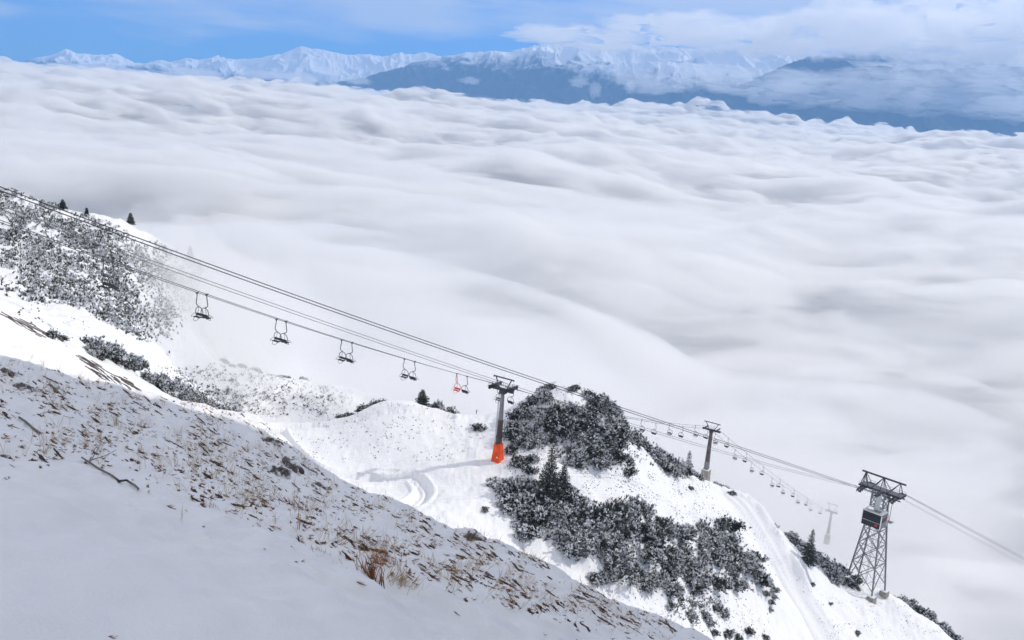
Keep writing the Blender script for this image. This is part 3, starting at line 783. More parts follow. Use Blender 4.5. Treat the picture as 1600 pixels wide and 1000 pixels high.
def pylon(name, label, base, axis_d, axis_b, top_z, rope_z, kind):
    root = empty(name, base); tag(root, label, 'lift pylon', 'pylons of the chairlift')
    Hh = top_z - base.z; hr = rope_z - base.z; d, b = axis_d, axis_b; up_ = Vector((0, 0, 1))
    def BX(c, hx, hy, hz_, m, nm, tp=1.0, par=root, bev=0): return MB().box(c, b, d, up_, hx, hy, hz_, tp).build(nm, m, par, bevel=bev)
    hs = hr - .1 - 1.0
    if kind == 'orange':
        BX((0, 0, 1.2), .98, .98, 2.2, orange, 'padding', .66, bev=.12)
        sm = MB()
        for q_ in (b, -b, d, -d):
            for zz in (-.4, .9, 2.1): sm.box(q_ * (.985 - .145 * (zz + 1)) * 1.0 + up_ * zz + q_ * .012, q_.cross(up_), q_, up_, .90 - .15 * (zz + 1), .012, .022)
        sm.build('seam', steel_dark, root)
        MB().tube([Vector((0, 0, 3.3)) + (b * math.cos(a) + d * math.sin(a)) * .72 for a in np.linspace(0, 2 * math.pi, 17)[:-1]], .06, 6, True).build('strap', steel_dark, root)
        MB().box(Vector((0, 0, .9)) - d * .93 + b * .45, b, up_, d, .16, .12, .03).build('plate', white_paint, root)
        zb, mid_, r0, r1_, r2_ = 3.3, hr * .55, .60, .48, .34
        MB().bar((0, 0, zb), (0, 0, mid_), r0, r1_, 10).build('lower_shaft', brown_paint, root, smooth=False)
        MB().bar((0, 0, mid_), (0, 0, hs), r1_ * .96, r2_, 10).build('upper_shaft', steel, root)
        MB().bar((0, 0, 4.6), (0, 0, 4.85), .66, .66, 10).build('collar', steel_dark, root)
        lad = MB(); lx = -b * .85
        for k in (-.16, .16): lad.beam(lx + d * k + Vector((0, 0, 1)), lx * .85 + d * k + Vector((0, 0, hs)), .05, .05)
        n = int(hs / .35)
        for i in range(3, n): lad.beam(lx * (1 - .15 * i / n) - d * .16 + Vector((0, 0, i * .35)), lx * (1 - .15 * i / n) + d * .16 + Vector((0, 0, i * .35)), .04, .04)
        lad.build('ladder', steel, root)
    else:
        BX((0, 0, 1.3), 1.15, 1.15, 2.3, concrete, 'footing', .92, bev=.05)
        MB().box((0, 0, 3.68), b, d, up_, 1.0, 1.0, .08).build('snow_cap', snowcap, root)
        BX((0, 0, 4.9), .62, .62, 1.2, steel, 'lower_shaft', .92)
        MB().box((0, 0, (6.1 + hs) / 2), b, d, up_, .55, .5, (hs - 6.1) / 2, .68).build('upper_shaft', rust_paint if kind == 'concrete' else steel, root)
    w2 = G + (.5 if kind == 'orange' else .9)
    arm = MB(); arm.box((0, 0, hs + .35), b, d, up_, w2, .22, .26); arm.box((0, 0, hs - .1), b, d, up_, .55, .4, .35); arm.build('crossarm', steel_dark, root, bevel=.03)
    fr = MB(); zt = Hh
    ww = 2.2 if kind == 'orange' else 2.35
    fr.beam(-b * ww + up_ * zt, b * ww + up_ * zt, .2, .2)
    for s_ in (-1, 1):
        fr.beam(b * s_ * .75 + up_ * (hs + .5), b * s_ * (ww - .45) + up_ * zt, .16, .16)
        fr.beam(b * s_ * ww + up_ * (zt - .25), b * s_ * ww + up_ * (zt + .12), .12, .12)
    fr.build('work_frame', steel_dark, root)
    rl = MB()
    for s_ in (-.45, .45):
        rl.tube([b * (s_ - .25) + d * .3 + up_ * (hs + .6), b * (s_ - .2) + d * .3 + up_ * (hs + 1.5), b * (s_ + .2) + d * .3 + up_ * (hs + 1.5), b * (s_ + .25) + d * .3 + up_ * (hs + .6)], .03, 5)
        rl.beam(b * (s_ - .25) + d * .3 + up_ * (hs + 1.05), b * (s_ + .25) + d * .3 + up_ * (hs + 1.05), .04, .04)
    rl.beam(b * 0 + up_ * (zt - .1), b * 0 + up_ * (zt + .5), .05, .05)
    rl.build('railing', steel, root)
    big = 1.25 if kind == 'orange' else .8
    for s_ in (-1, 1):
        c = b * s_ * G + up_ * (hr - .32)
        hf = MB(); hf.beam(c - d * 1.9 - up_ * .1, c + d * 1.9 - up_ * .1, .14, .2); hf.beam(c - b * s_ * .12 + up_ * -.6, c + up_ * 0, .3, .3)
        if kind == 'orange':
            for k in (-1.2, 0, 1.2):
                hf.tube([c + d * k - b * .55 - up_ * .5, c + d * k - b * .6 + up_ * .55, c + d * k + b * .55 + up_ * .6, c + d * k + b * .55 - up_ * .45], .05, 5)
            hf.beam(c - d * 1.7 + b * .5 + up_ * .5, c + d * 1.7 + b * .5 + up_ * .5, .08, .08); hf.beam(c - d * 1.7 - b * .5 + up_ * .1, c + d * 1.7 - b * .5 + up_ * .1, .08, .08)
        bt = hf.build('sheave_frame', steel_dark, root)
        for k in range(6):
            p = c + d * (-1.7 + .68 * k) - up_ * .02
            MB().bar(p - b * .1 * big, p + b * .1 * big, .29 * big, None, 12).build('sheave', rubber, bt)
    return root
py1 = pylon('lift_pylon', 'slim dark chairlift pylon with bright orange padded base on the saddle', T1 + Vector((0, 0, gz(T1.x, T1.y) - T1.z)), D1, B1, P(791, 591, 168).z, zT1, 'orange')
py2 = pylon('lift_pylon', 'reddish brown chairlift pylon on a square concrete footing below the knoll', T2 + Vector((0, 0, gz(T2.x, T2.y) - T2.z)), (D1 + D2).normalized(), (B1 + B2).normalized(), P(1117, 661, 261).z, zT2, 'concrete')
bz = T3p + Vector((0, 0, 0)); bz.z = zT3 - 15
py3 = pylon('lift_pylon', 'third chairlift pylon, a pale ghost almost lost in the fog', bz, D2, B2, P(1299, 788, 394).z, zT3, 'plain')

# ================================================================== LATTICE TOWER AND CABLE CAR
AZT = R(45); DT = Vector((math.sin(AZT), math.cos(AZT), 0)); BT = Vector((math.cos(AZT), -math.sin(AZT), 0)); UP = Vector((0, 0, 1))
TL = P(1351, 917, 262); topz = P(1378, 766, 262).z           # level of the crossarm
lt = empty('cable_car_tower', (TL.x, TL.y, TL.z)); tag(lt, 'tall grey steel lattice tower on concrete footings, carrying the cable car ropes', 'cable car tower')
Ht = topz - TL.z
def cor(sa, sb, z):
    k = 4.3 + (1.85 - 4.3) * min(1, z / (Ht * .80)); k = k if z < Ht * .8 else 1.85
    return DT * sa * k + BT * sb * k + UP * z
lv = [0, Ht * .27, Ht * .46, Ht * .62, Ht * .74, Ht * .84, Ht * .93, Ht]
cn = [(-1, -1), (-1, 1), (1, 1), (1, -1)]
for (sa, sb) in cn:
    m_ = MB(); g0 = gz(TL.x + (DT * sa * 4.3 + BT * sb * 4.3).x, TL.y + (DT * sa * 4.3 + BT * sb * 4.3).y) - TL.z
    for z0, z1 in zip(lv[:-1], lv[1:]): m_.beam(cor(sa, sb, z0 if z0 else g0 + .6), cor(sa, sb, z1),   .38, .38, DT)
    m_.build('leg', steel, lt)
    cb_ = cor(sa, sb, 0); cb_.z = 0
    MB().box(cb_ + UP * (g0 - .3), BT, DT, UP, 1.15, 1.15, 1.9, .93).build('footing', concrete, lt, bevel=.05)
    MB().box(cb_ + UP * (g0 + 1.68), BT, DT, UP, 1.0, 1.0, .07).build('snow_cap', snowcap, lt)
for i in range(4):
    a, b_ = cn[i], cn[(i + 1) % 4]; m_ = MB(); hb = m_
    for k, (z0, z1) in enumerate(zip(lv[:-1], lv[1:])):
        A0, A1, B0_, B1_ = cor(*a, z0 + (1.4 if k == 0 else 0)), cor(*a, z1), cor(*b_, z0 + (1.4 if k == 0 else 0)), cor(*b_, z1)
        m_.beam(A0, B1_, .19, .19); m_.beam(B0_, A1, .19, .19)
        hb.beam(A1, B1_, .16, .16)
        if k < 3:       # secondary lacing
            c_ = (A0 + B1_ + B0_ + A1) / 4
            hb.beam((A0 + c_) / 2, (A0 + A1) / 2, .09, .09); hb.beam((B0_ + c_) / 2, (B0_ + B1_) / 2, .09, .09)
            hb.beam((A1 + c_) / 2, (A0 + A1) / 2, .09, .09); hb.beam((B1_ + c_) / 2, (B0_ + B1_) / 2, .09, .09)
    m_.build('bracing', steel, lt)
ldr = MB()
for k in (-.2, .2): ldr.beam(BT * k + UP * 1, BT * k + UP * Ht, .07, .07)
for i in range(int(Ht / .5)): ldr.beam(BT * -.2 + UP * (1 + i * .5), BT * .2 + UP * (1 + i * .5), .05, .05)
ldr.build('ladder', steel, lt)
WA = 6.4
ca = MB()
for s_ in (-1, 1):
    ca.beam(DT * s_ * 1.5 - BT * WA + UP * Ht, DT * s_ * 1.5 + BT * WA + UP * Ht, .34, .5)
    ca.beam(DT * s_ * 1.5 - BT * WA + UP * (Ht - .9), DT * s_ * 1.5 + BT * WA + UP * (Ht - .9), .2, .25)
    for k in range(9):
        x0 = -WA + k * 2 * WA / 9; x1 = x0 + 2 * WA / 9
        ca.beam(DT * s_ * 1.5 + BT * x0 + UP * (Ht - (.9 if k % 2 else 0)), DT * s_ * 1.5 + BT * x1 + UP * (Ht - (0 if k % 2 else .9)), .1, .1)
for k in range(8): ca.beam(-DT * 1.5 + BT * (-WA + k * 2 * WA / 7) + UP * Ht, DT * 1.5 + BT * (-WA + k * 2 * WA / 7) + UP * Ht, .14, .14)
ca.build('crossarm', steel_dark, lt)
dk = MB().box(UP * (Ht + .32), BT, DT, UP, WA - .2, 1.3, .05); dk.build('walkway', steel, lt)
rl = MB()
for s_ in (-1, 1):
    for h in (.8, 1.35): rl.beam(DT * s_ * 1.35 - BT * WA + UP * (Ht + h), DT * s_ * 1.35 + BT * WA + UP * (Ht + h), .06, .06)
    for k in range(12): rl.beam(DT * s_ * 1.35 + BT * (-WA + k * 2 * WA / 11) + UP * (Ht + .3), DT * s_ * 1.35 + BT * (-WA + k * 2 * WA / 11) + UP * (Ht + 1.35), .05, .05)
rl.build('railing', steel, lt)
tt = MB(); TZ = Ht + 3.9
tt.beam(-BT * 6.6 + UP * TZ, BT * 6.6 + UP * TZ, .42, .42)
nodes = [-5.6, -3.2, -.0, 3.0, 5.4]
for s_ in (-1, 1):
    for (xb, xt) in ((-6.0, -5.4), (-3.6, -5.4), (-3.6, -5.4), (-2.6, 0), (2.2, 0), (2.2, 5.0), (5.6, 5.0), (-5.4, -5.4), (0, 0)):
        tt.beam(DT * s_ * 1.4 + BT * xb + UP * (Ht + .2), BT * xt + UP * TZ, .17, .17)
tt.build('head_frame', steel_dark, lt)
GT = 4.9
for s_ in (-1, 1):
    c = BT * s_ * GT + UP * (Ht - .1)
    sd = MB(); arc = [c + DT * x + UP * (-.035 * x * x) for x in np.linspace(-4.6, 4.6, 17)]
    for p0, p1 in zip(arc[:-1], arc[1:]):
        for e in (-.45, .45): sd.beam(p0 + BT * e, p1 + BT * e, .22, .7)
        sd.beam((p0 + p1) / 2 - BT * .45, (p0 + p1) / 2 + BT * .45, .08, .12)
    st_ = sd.build('saddle', steel_dark, lt)
    rr_ = MB()
    for k, x in enumerate(np.linspace(-3.4, 3.4, 7)):
        p = c + DT * x + UP * (-.035 * x * x - .75); rr_.bar(p - BT * .35, p + BT * .35, .32, None, 10)
    rr_.build('roller_row', rubber, st_)
# hanging service ladder on the right of the head
hl = MB(); e0 = BT * 3.0 + DT * 1.6
hl.beam(e0 + UP * (Ht - .5), e0 + UP * (Ht - 9.2), .12, .12); hl.beam(cor(1, 1, Ht - 5.0) * 1, e0 + UP * (Ht - 9.0), .1, .1)
hl.box(e0 + UP * (Ht - 9.2), BT, DT, UP, 1.0, .8, .1); hl.build('service_platform', steel, lt)

# tramway ropes: near pair and far pair
def tram_pt(off, t, zf):
    p = Vector((TL.x, TL.y, 0)) + DT * t + BT * off; p.z = zf(t); return p
zsad = TL.z + Ht + .35
zn = rope_fit([(72,321),(137,346),(200,366),(250,384),(400,440),(554,500),(700,546),(820,588),(980,645),(1084,680)], TL, DT, BT * GT, 3)
zf_ = rope_fit([(212,397),(320,440),(400,464),(500,500),(770,593),(1040,680),(1108,700),(1193,725)], TL, DT, -BT * GT, 3)
def blend(poly, lb):
    # the fit, eased so that it runs over the saddle
    e = zsad - poly(-4.0)
    return lambda t: float(poly(t)) + e * math.exp(min(0, (t + 4)) / 60.0)
zN, zF = blend(zn, 'n'), blend(zf_, 'f')
def out_z(px, py, off):
    t, z = on_line(px, py, TL, DT, BT * off); return t, z
def down(off, px, py):
    t1, z1 = out_z(px, py, off); sl_ = (z1 - (zsad - .8)) / (t1 - 4.6)
    return lambda t: zsad - .8 + sl_ * (t - 4.6)
for (off, zf, pair, r_, px, py, mm) in ((GT, zN, 'near', .06, 1600, 871, cable_m), (-GT, zF, 'far', .042, 1600, 880, cable_far)):
    dn = down(off, px, py)
    for k, (do, dz, nm) in enumerate(((-.45, 0.0, 'upper'), (.45, -.38, 'lower'))):
        pts = []
        for t in np.linspace(-250, -5.2, 90): pts.append(tram_pt(off + do, t, zf) + UP * dz)
        for t in np.linspace(-4.2, 4.2, 9): q_ = tram_pt(off + do, t, lambda t: zsad - .035 * t * t); pts.append(q_ + UP * dz * .6)
        for t in np.linspace(5.2, 300, 40): pts.append(tram_pt(off + do, t, dn) + UP * dz * (1 + t / 90))
        tag(MB().tube(pts, r_, 5).build('track_rope', mm, smooth=True), f'{nm} rope of the {pair} pair of cable car ropes running to the lattice tower', 'cable', 'ropes of the cable car')

# the cabin
tc_ = -13.2
cp_ = tram_pt(GT, tc_, zN)
cb = empty('cable_car_cabin', cp_); tag(cb, 'dark windowed cable car cabin with grey roof hanging in front of the lattice tower', 'cable car')
car = MB(); car.beam(-DT * 2.4 + UP * .15, DT * 2.4 + UP * .15, .5, .35)
for k in np.linspace(-2.2, 2.2, 6): car.bar(DT * k - BT * .5 - UP * .02, DT * k + BT * .5 - UP * .02, .28, None, 10)
car.build('carriage', steel_dark, cb)
hg = MB()
HB = [(0, 0), (.15, -1.2), (.1, -2.6), (-.15, -3.8), (-.5, -4.9)]
for (x0, z0), (x1, z1), in zip(HB[:-1], HB[1:]):
    hg.beam(DT * x0 + UP * z0, DT * x1 + UP * z1, 1.25, .5, DT)
hg.build('hanger_arm', grey_paint, cb)
roofz = -4.9; hw, hl_, hh = 2.75, 2.0, 2.05; cc = -DT * .5 + UP * (roofz - hh - .12)
def CB(c, hx, hy, hz_, m, nm, par=cb, bev=.0, tp=1.0): return MB().box(c, BT, DT, UP, hx, hy, hz_, tp).build(nm, m, par, bevel=bev)
body = CB(cc, hw, hl_, hh, simple('cabin_body', (.02, .021, .024), .6, 0, .1, 1, spec=.2), 'body', bev=.15)
CB(cc - DT * (hl_ + .012) + UP * .45, hw - .25, .02, .75, glass_m, 'window', body)
CB(cc - DT * (hl_ + .012) - UP * 1.1, hw - .25, .02, .5, simple('cabin_panel', (.02, .02, .024), .3), 'panel', body)
CB(cc - DT * (hl_ + .03) - UP * .42, hw - .25, .02, .05, grey_paint, 'trim', body)
CB(cc - DT * (hl_ + .045) - UP * 1.15 + BT * 1.55, .34, .02, .22, red_m, 'emblem', body)
CB(cc + BT * (hw + .02), .02, hl_ - .2, hh - .25, steel, 'side_panel', body)
CB(cc + BT * (hw + .045) + UP * .5, .02, hl_ - .5, .65, glass_m, 'side_window', body)
CB(cc + BT * (hw + .07) + UP * .3 + DT * 1.2, .02, .28, .38, red_m, 'side_emblem', body)
rf = CB(cc + UP * (hh + .10), hw + .05, hl_ + .05, .12, grey_paint, 'roof', bev=.05)
CB(cc + UP * (hh + .27) - BT * 1.2, .9, 1.1, .06, snowcap, 'roof_snow', rf)
eq = MB(); eq.box(cc + UP * (hh + .38) + BT * .9 - DT * .4, BT, DT, UP, .8, .5, .18); eq.beam(cc + UP * (hh + .45) - BT * 2.0 - DT * 1.2, cc + UP * (hh + .45) + BT * 2.0 - DT * 1.2, .1, .1); eq.beam(cc + UP * (hh + .45) - BT * 2.0 + DT * 1.2, cc + UP * (hh + .45) + BT * 2.0 + DT * 1.2, .1, .1)
eq.build('roof_rack', steel, rf)
for sx in (-1, 1):
    for sy in (-1, 1):
        CB(cc + BT * sx * (hw - .02) + DT * sy * (hl_ - .02), .09, .09, hh - .1, white_paint, 'corner_post', body)

# ================================================================== VEGETATION
def tufts(pts, dirs, size, nb, rg_, spread=.55, wid=.16):
    """bundles of pointed blades: returns verts, tris"""
    n = len(pts); m_ = n * nb
    p = np.repeat(pts, nb, 0); d = np.repeat(dirs, nb, 0) + rg_.normal(0, spread, (m_, 3)); d /= np.linalg.norm(d, axis=1)[:, None]
    s_ = np.repeat(size, nb)[:, None] * rg_.uniform(.6, 1.15, (m_, 1))
    sd = np.cross(d, rg_.normal(0, 1, (m_, 3))); sd /= np.linalg.norm(sd, axis=1)[:, None] + 1e-9
    a = p - sd * s_ * wid; b_ = p + sd * s_ * wid; c = p + d * s_
    mid1 = p + d * s_ * .55 + sd * s_ * wid * 1.3; mid0 = p + d * s_ * .55 - sd * s_ * wid * 1.3
    V = np.stack([a, b_, mid1, c, mid0], 1).reshape(-1, 3)
    k = np.arange(m_)[:, None] * 5
    T = np.concatenate([k + [0, 1, 2], k + [0, 2, 4], k + [4, 2, 3]], 0)
    return V, T

def shrub_mesh(seed, snow=1.0, n=230, h=.62):
    rg_ = np.random.default_rng(seed)
    # a spreading cluster of lobes of very different size makes the uneven outline
    L_ = []
    for k in range(11):
        a = rg_.uniform(0, 6.28); r_ = rg_.uniform(.05, .95) ** .8; L_.append((math.cos(a) * r_, math.sin(a) * r_ * .75, rg_.uniform(.16, .42) * (1.15 - .45 * r_), rg_.uniform(.55, 1.25) * (1.1 - .4 * r_)))
    w_ = np.array([l[2] ** 2 for l in L_]); w_ /= w_.sum()
    pts = []; dirs = []
    for i in range(n):
        lx, ly, lr, lh = L_[rg_.choice(len(L_), p=w_)]
        a = rg_.uniform(0, 6.28); c = rg_.uniform(.0, 1); s_ = math.sqrt(1 - c * c); rr_ = rg_.uniform(.6, 1.0) if rg_.random() < .88 else rg_.uniform(1.0, 1.4)
        pts.append((lx + math.cos(a) * s_ * lr * rr_, ly + math.sin(a) * s_ * lr * rr_, max(.02, c * lh * h * rr_)))
        dirs.append((math.cos(a) * s_ * .9, math.sin(a) * s_ * .9, .6 + c * .6))
    pts = np.array(pts); dirs = np.array(dirs)
    V1, T1_ = tufts(pts, dirs, rg_.uniform(.11, .24, n), 8, rg_, .42, .08)
    pin = pts[::2] * .6; V0, T0_ = tufts(pin, dirs[::2], np.full(len(pin), .32), 4, rg_, .3, .12)
    # rime and snow lodged on the brushes, thick on some boughs and missing on others
    patch = fbm(pts[:, 0] * 2.2 + seed, pts[:, 1] * 2.2, 2, seed) + .5 * (pts[:, 2] - .2)
    ns_ = np.clip(np.round(snow * (1.8 + 2.4 * patch) + rg_.normal(0, .5, n)), 0, 3).astype(int)
    ps = np.repeat(pts, ns_, 0) + rg_.normal(0, .03, (ns_.sum(), 3)) + [0, 0, .05]; ds = np.repeat(dirs, ns_, 0) * [.8, .8, .6]
    V2, T2_ = tufts(ps, ds, rg_.uniform(.08, .17, len(ps)), 4, rg_, .6, .17)
    V = np.concatenate([V1, V0, V2]); T = np.concatenate([T1_, T0_ + len(V1), T2_ + len(V1) + len(V0)])
    mi = np.concatenate([np.zeros(len(T1_) + len(T0_)), np.ones(len(T2_))]).astype(int)
    me = np_mesh('dwarf_pine', V, T, smooth=False, mat_idx=mi); me.materials.append(needles); me.materials.append(frost)
    return me
SH = [shrub_mesh(100 + i, 1.1 + .4 * (i % 3)) for i in range(7)]
SH_dark = [shrub_mesh(200 + i, .4) for i in range(3)]
shrub_count = 0
def put_shrub(p, r_, label, group, dark=False, tall=1.0, rg_=rng):
    global shrub_count; shrub_count += 1
    me = (SH_dark if dark else SH)[rg_.integers(3 if dark else 7)]
    o = bpy.data.objects.new('dwarf_pine', me); C.objects.link(o)
    o.location = (p[0], p[1], p[2] - .12 * r_); o.rotation_euler = (0, 0, rg_.uniform(0, 6.28)); o.scale = (r_ * rg_.uniform(.95, 1.3), r_ * rg_.uniform(.95, 1.3), r_ * tall * rg_.uniform(.85, 1.2))
    tag(o, label, 'dwarf pine', group)
    return o
def inpoly(x, y, poly):
    c = False; j = len(poly) - 1
    for i in range(len(poly)):
        if (poly[i][1] > y) != (poly[j][1] > y) and x < (poly[j][0] - poly[i][0]) * (y - poly[i][1]) / (poly[j][1] - poly[i][1]) + poly[i][0]: c = not c
        j = i
    return c
def scatter(poly, n, rad, label, group, mind=.8, dark_p=.15, holes=(), tall=1.0):
    x0, x1 = min(p[0] for p in poly), max(p[0] for p in poly); y0, y1 = min(p[1] for p in poly), max(p[1] for p in poly)
    got = []; tries = 0
    while len(got) < n and tries < n * 60:
        tries += 1; px, py = rng.uniform(x0, x1), rng.uniform(y0, y1)
        if not inpoly(px, py, poly) or any(inpoly(px, py, h_) for h_ in holes): continue
        v = vis_mid(px, py)
        if v is None: continue
        r_ = rng.uniform(*rad)
        if any((v - g_[0]).length < mind * (r_ + g_[1]) * .5 for g_ in got): continue
        got.append((v, r_)); put_shrub(v, r_, label, group, rng.random() < dark_p, tall)
    return len(got)
THICK = [(782,758),(806,748),(862,760),(905,792),(960,788),(1000,792),(1050,830),(1100,822),(1140,818),(1170,850),(1198,885),(1192,915),(1150,920),(1110,915),(1060,928),(1010,918),(960,895),(930,872),(890,868),(850,842),(812,832),(786,800)]
n1 = scatter(THICK, 80, (2.5, 4.2), 'snow flecked dwarf pine in the large thicket between the gully and the piste', 'dwarf pines of the large thicket', .62)
K1 = [(812,640),(850,610),(872,640),(905,640),(912,612),(950,642),(1000,676),(1045,704),(1085,738),(1072,752),(1040,742),(1010,722),(980,715),(985,745),(960,728),(925,725),(905,735),(880,705),(850,690),(830,665)]
n2 = scatter(K1, 44, (2.1, 3.6), 'snow flecked dwarf pine on the flank of the steep knoll', 'dwarf pines of the knoll', .5, .2, holes=[[(960,690),(1000,695),(1010,715),(975,712)], [(870,600),(905,604),(905,632),(870,632)]])
n3 = scatter([(840,606),(855,593),(900,598),(930,622),(945,642),(935,646),(915,625),(895,608),(868,603),(850,614)], 11, (1.2, 1.8), 'dark dwarf pine along the crest of the steep knoll', 'dwarf pines of the knoll crest', .55, .8)
n4 = scatter([(800,655),(830,622),(842,630),(812,662)], 8, (1.4, 2.1), 'dark dwarf pine on the left shoulder of the knoll beside the orange based pylon', 'dwarf pines of the left shoulder', .6, .9)
n5 = scatter([(800,672),(838,665),(850,690),(845,706),(812,702),(797,688)], 6, (2.1, 2.8), 'big snow flecked dwarf pine right of the orange based pylon shaft', 'dwarf pines right of the pylon', .6)
n6 = scatter([(797,700),(822,700),(838,722),(830,738),(805,722)], 5, (1.8, 2.4), 'dark dwarf pine right of the orange pylon base', 'dwarf pines by the orange base', .55, .8)
n7 = scatter([(1222,824),(1245,822),(1275,840),(1300,862),(1325,900),(1318,916),(1300,908),(1275,880),(1250,862),(1232,842)], 16, (2.5, 3.7), 'snow flecked dwarf pine between the piste and the lattice tower', 'dwarf pines beside the lattice tower', .55, .3)
n8 = scatter([(1030,925),(1085,925),(1100,945),(1130,945),(1138,965),(1105,975),(1060,965),(1035,950)], 12, (1.3, 2.0), 'scattered dwarf pine below the large thicket', 'dwarf pines below the large thicket', .8)
n9 = scatter([(1190,910),(1210,912),(1212,955),(1198,958)], 5, (1.1, 1.6), 'small dwarf pine on the left edge of the piste', 'dwarf pines at the piste edge', .7)
n10 = scatter([(912,885),(960,885),(958,912),(918,915)], 4, (1.6, 2.2), 'dwarf pine in the gully beyond the near slope', 'dwarf pines in the gully', .7)
n11 = scatter([(280,606),(320,632),(355,650),(388,668),(395,682),(350,672),(310,650),(265,620),(225,592),(240,592)], 13, (1.1, 1.8), 'snowy dwarf pine in the band below the left piste edge', 'dwarf pines along the left piste', .5, .1)
n12 = scatter([(130,546),(165,552),(215,572),(205,578),(160,562),(132,553)], 8, (.8, 1.2), 'dark dwarf pine on the upper edge of the left piste', 'dwarf pines on the upper piste edge', .5, .9)
n13 = 0
n14 = 0
n15 = scatter([(1110,985),(1200,985),(1205,999),(1110,999)], 6, (1.3, 1.9), 'dark dwarf pine at the bottom edge of the picture below the gully', 'dwarf pines at the bottom edge', .6, 1)
n16 = 0
def ridge_row(pts, n, back, rad, label, group, dark, up_px=0, seed=1):
    """shrubs standing on and just behind a skyline given by picture points and distances"""
    rg_ = np.random.default_rng(seed)
    xs_ = [p[0] for p in pts]
    for i in range(n):
        px = np.interp((i + rg_.uniform(.2, .8)) / n, np.linspace(0, 1, len(pts)), xs_); py = np.interp(px, xs_, [p[1] for p in pts]); Y = np.interp(px, xs_, [p[2] for p in pts])
        v = P(px, py + up_px, Y); v.y += rg_.uniform(*back); v.x += rg_.normal(0, .5); v.z = gz(v.x, v.y)
        put_shrub(v, rg_.uniform(*rad), label, group, rg_.random() < dark, 1.0, rg_)
ridge_row([(930,625,190),(960,655,195),(1000,680,203),(1050,708,224),(1088,738,249)], 17, (-4, 3), (2.6, 3.7), 'snow flecked dwarf pine on the crest between the knoll and the concrete based pylon', 'dwarf pines of the long crest', .25, 0, 4)
ridge_row([(1112,756,262),(1140,774,261),(1190,805,258),(1225,832,259)], 7, (2, 7), (2.0, 3.0), 'fog dimmed dwarf pine behind the upper rim of the piste', 'dwarf pines behind the piste rim', .2, 0, 5)
ridge_row([(1232,838,260),(1290,888,262),(1325,908,264)], 12, (-3, 5), (3.2, 4.3), 'snowy dwarf pine on the crest left of the lattice tower', 'dwarf pines on the crest by the tower', .2, 0, 6)
ridge_row([(1405,936,266),(1455,978,262),(1495,1004,260),(1545,1045,259)], 13, (1, 7), (3.0, 4.2), 'fog dimmed dwarf pine behind the lower right ridge', 'dwarf pines behind the lower ridge', .2, 0, 7)
ridge_row([(345,569,224),(400,575,230),(480,592,238)], 10, (-1, 2), (1.2, 1.9), 'dark dwarf pine on the crest of the rounded knob behind the piste', 'dwarf pines on the knob crest', .9, 0, 8)
ridge_row([(140,552,101),(190,575,106),(250,603,112),(320,648,120),(385,678,128)], 20, (0, 3), (1.5, 2.3), 'snowy dwarf pine in the dark band along the edge of the left piste', 'dwarf pines along the left piste edge', .3, 0, 9)
ridge_row([(300,624,123),(350,650,130),(395,668,138)], 10, (-2, 3), (1.9, 2.7), 'snowy dwarf pine at the lower end of the dark band below the left piste', 'dwarf pines at the end of the left piste', .2, 0, 10)
ridge_row([(526,654,180.5),(560,637,183.5),(600,618,186.5)], 9, (-.8, .6), (1.3, 1.9), 'dark dwarf pine on the left rim of the rounded snow bump', 'dwarf pines on the bump rim', 1, 0, 11)
def one(px, py, r_, lb, dark=False, tall=1.0):
    v = vis_mid(px, py)
    if v is not None: put_shrub(v, r_, lb, None, dark, tall)
one(620, 785, 1.0, 'small lone green shrub just beyond the near slope edge', True, 1.3)
one(757, 797, .9, 'tiny lone shrub in the hollow left of the large thicket', True)
one(748, 670, 1.9, 'dark shrub clump left of the orange based pylon on the skyline', True)
one(1142, 772, 1.6, 'round dark shrub right of the concrete pylon footing', True)
one(1123, 752, 2.4, 'dark shrub behind the concrete pylon footing', True)
one(1203, 803, 1.5, 'round dark shrub on the upper edge of the piste', True)
one(1078, 764, .9, 'tiny shrub left of the concrete pylon footing', True)
one(1268, 914, 1.2, 'small shrub below the pines left of the lattice tower', True)
one(1340, 922, 1.5, 'low snowy shrub at the foot of the lattice tower')
one(1297, 944, .9, 'tiny shrub in the snow below the lattice tower', True)
one(1340, 990, 1.2, 'small dark shrub low between piste and lower ridge', True)
one(78, 527, 1.1, 'brownish shrub beside the rock band on the left piste edge', True)
one(95, 532, .8, 'tiny shrub right of the brownish one on the left piste edge', True)
one(938, 905, 2.0, 'light green shrub hanging into the gully', False)
one(673, 622, 2.0, 'low dark shrub under the little conifer on the snow bump', True)
# pines fading into the fog behind the bump
for i, (px, py, Y, r_) in enumerate([(690,640,193,2.2),(700,646,195,2.4),(712,648,197,2.5),(726,652,199,2.6),(740,656,201,2.6),(755,661,202,2.4),(681,632,190,2.0),(768,664,201,2.2)]):
    v = P(px, py, Y); v.z = gz(v.x, v.y); h_ = P(px, py - 18, Y).z; put_shrub(v, r_, 'pale dwarf pine fading into fog behind the rounded snow bump', 'foggy pines behind the bump', False, min(1.6, max(1.2, (h_ - v.z) / (r_ * .8))))
def fringe():
    polys = [(THICK, 1500), (K1, 900), ([(1030,925),(1085,925),(1140,945),(1138,965),(1105,975),(1060,965)], 120), ([(1220,822),(1275,846),(1325,905),(1300,908),(1250,862)], 160), ([(280,606),(320,632),(355,650),(395,682),(350,672),(310,650),(265,620)], 260), ([(250,600),(330,600),(420,640),(330,655)], 160), ([(250,588),(330,574),(400,580),(480,597),(540,617),(520,648),(400,650),(300,625)], 330)]
    A = []
    for i, (pl, n) in enumerate(polys):
        a_ = px_points(pl, n, None, 300 + i, 3, .6)
        if len(a_): A.append(a_)
    return reground(np.concatenate(A))
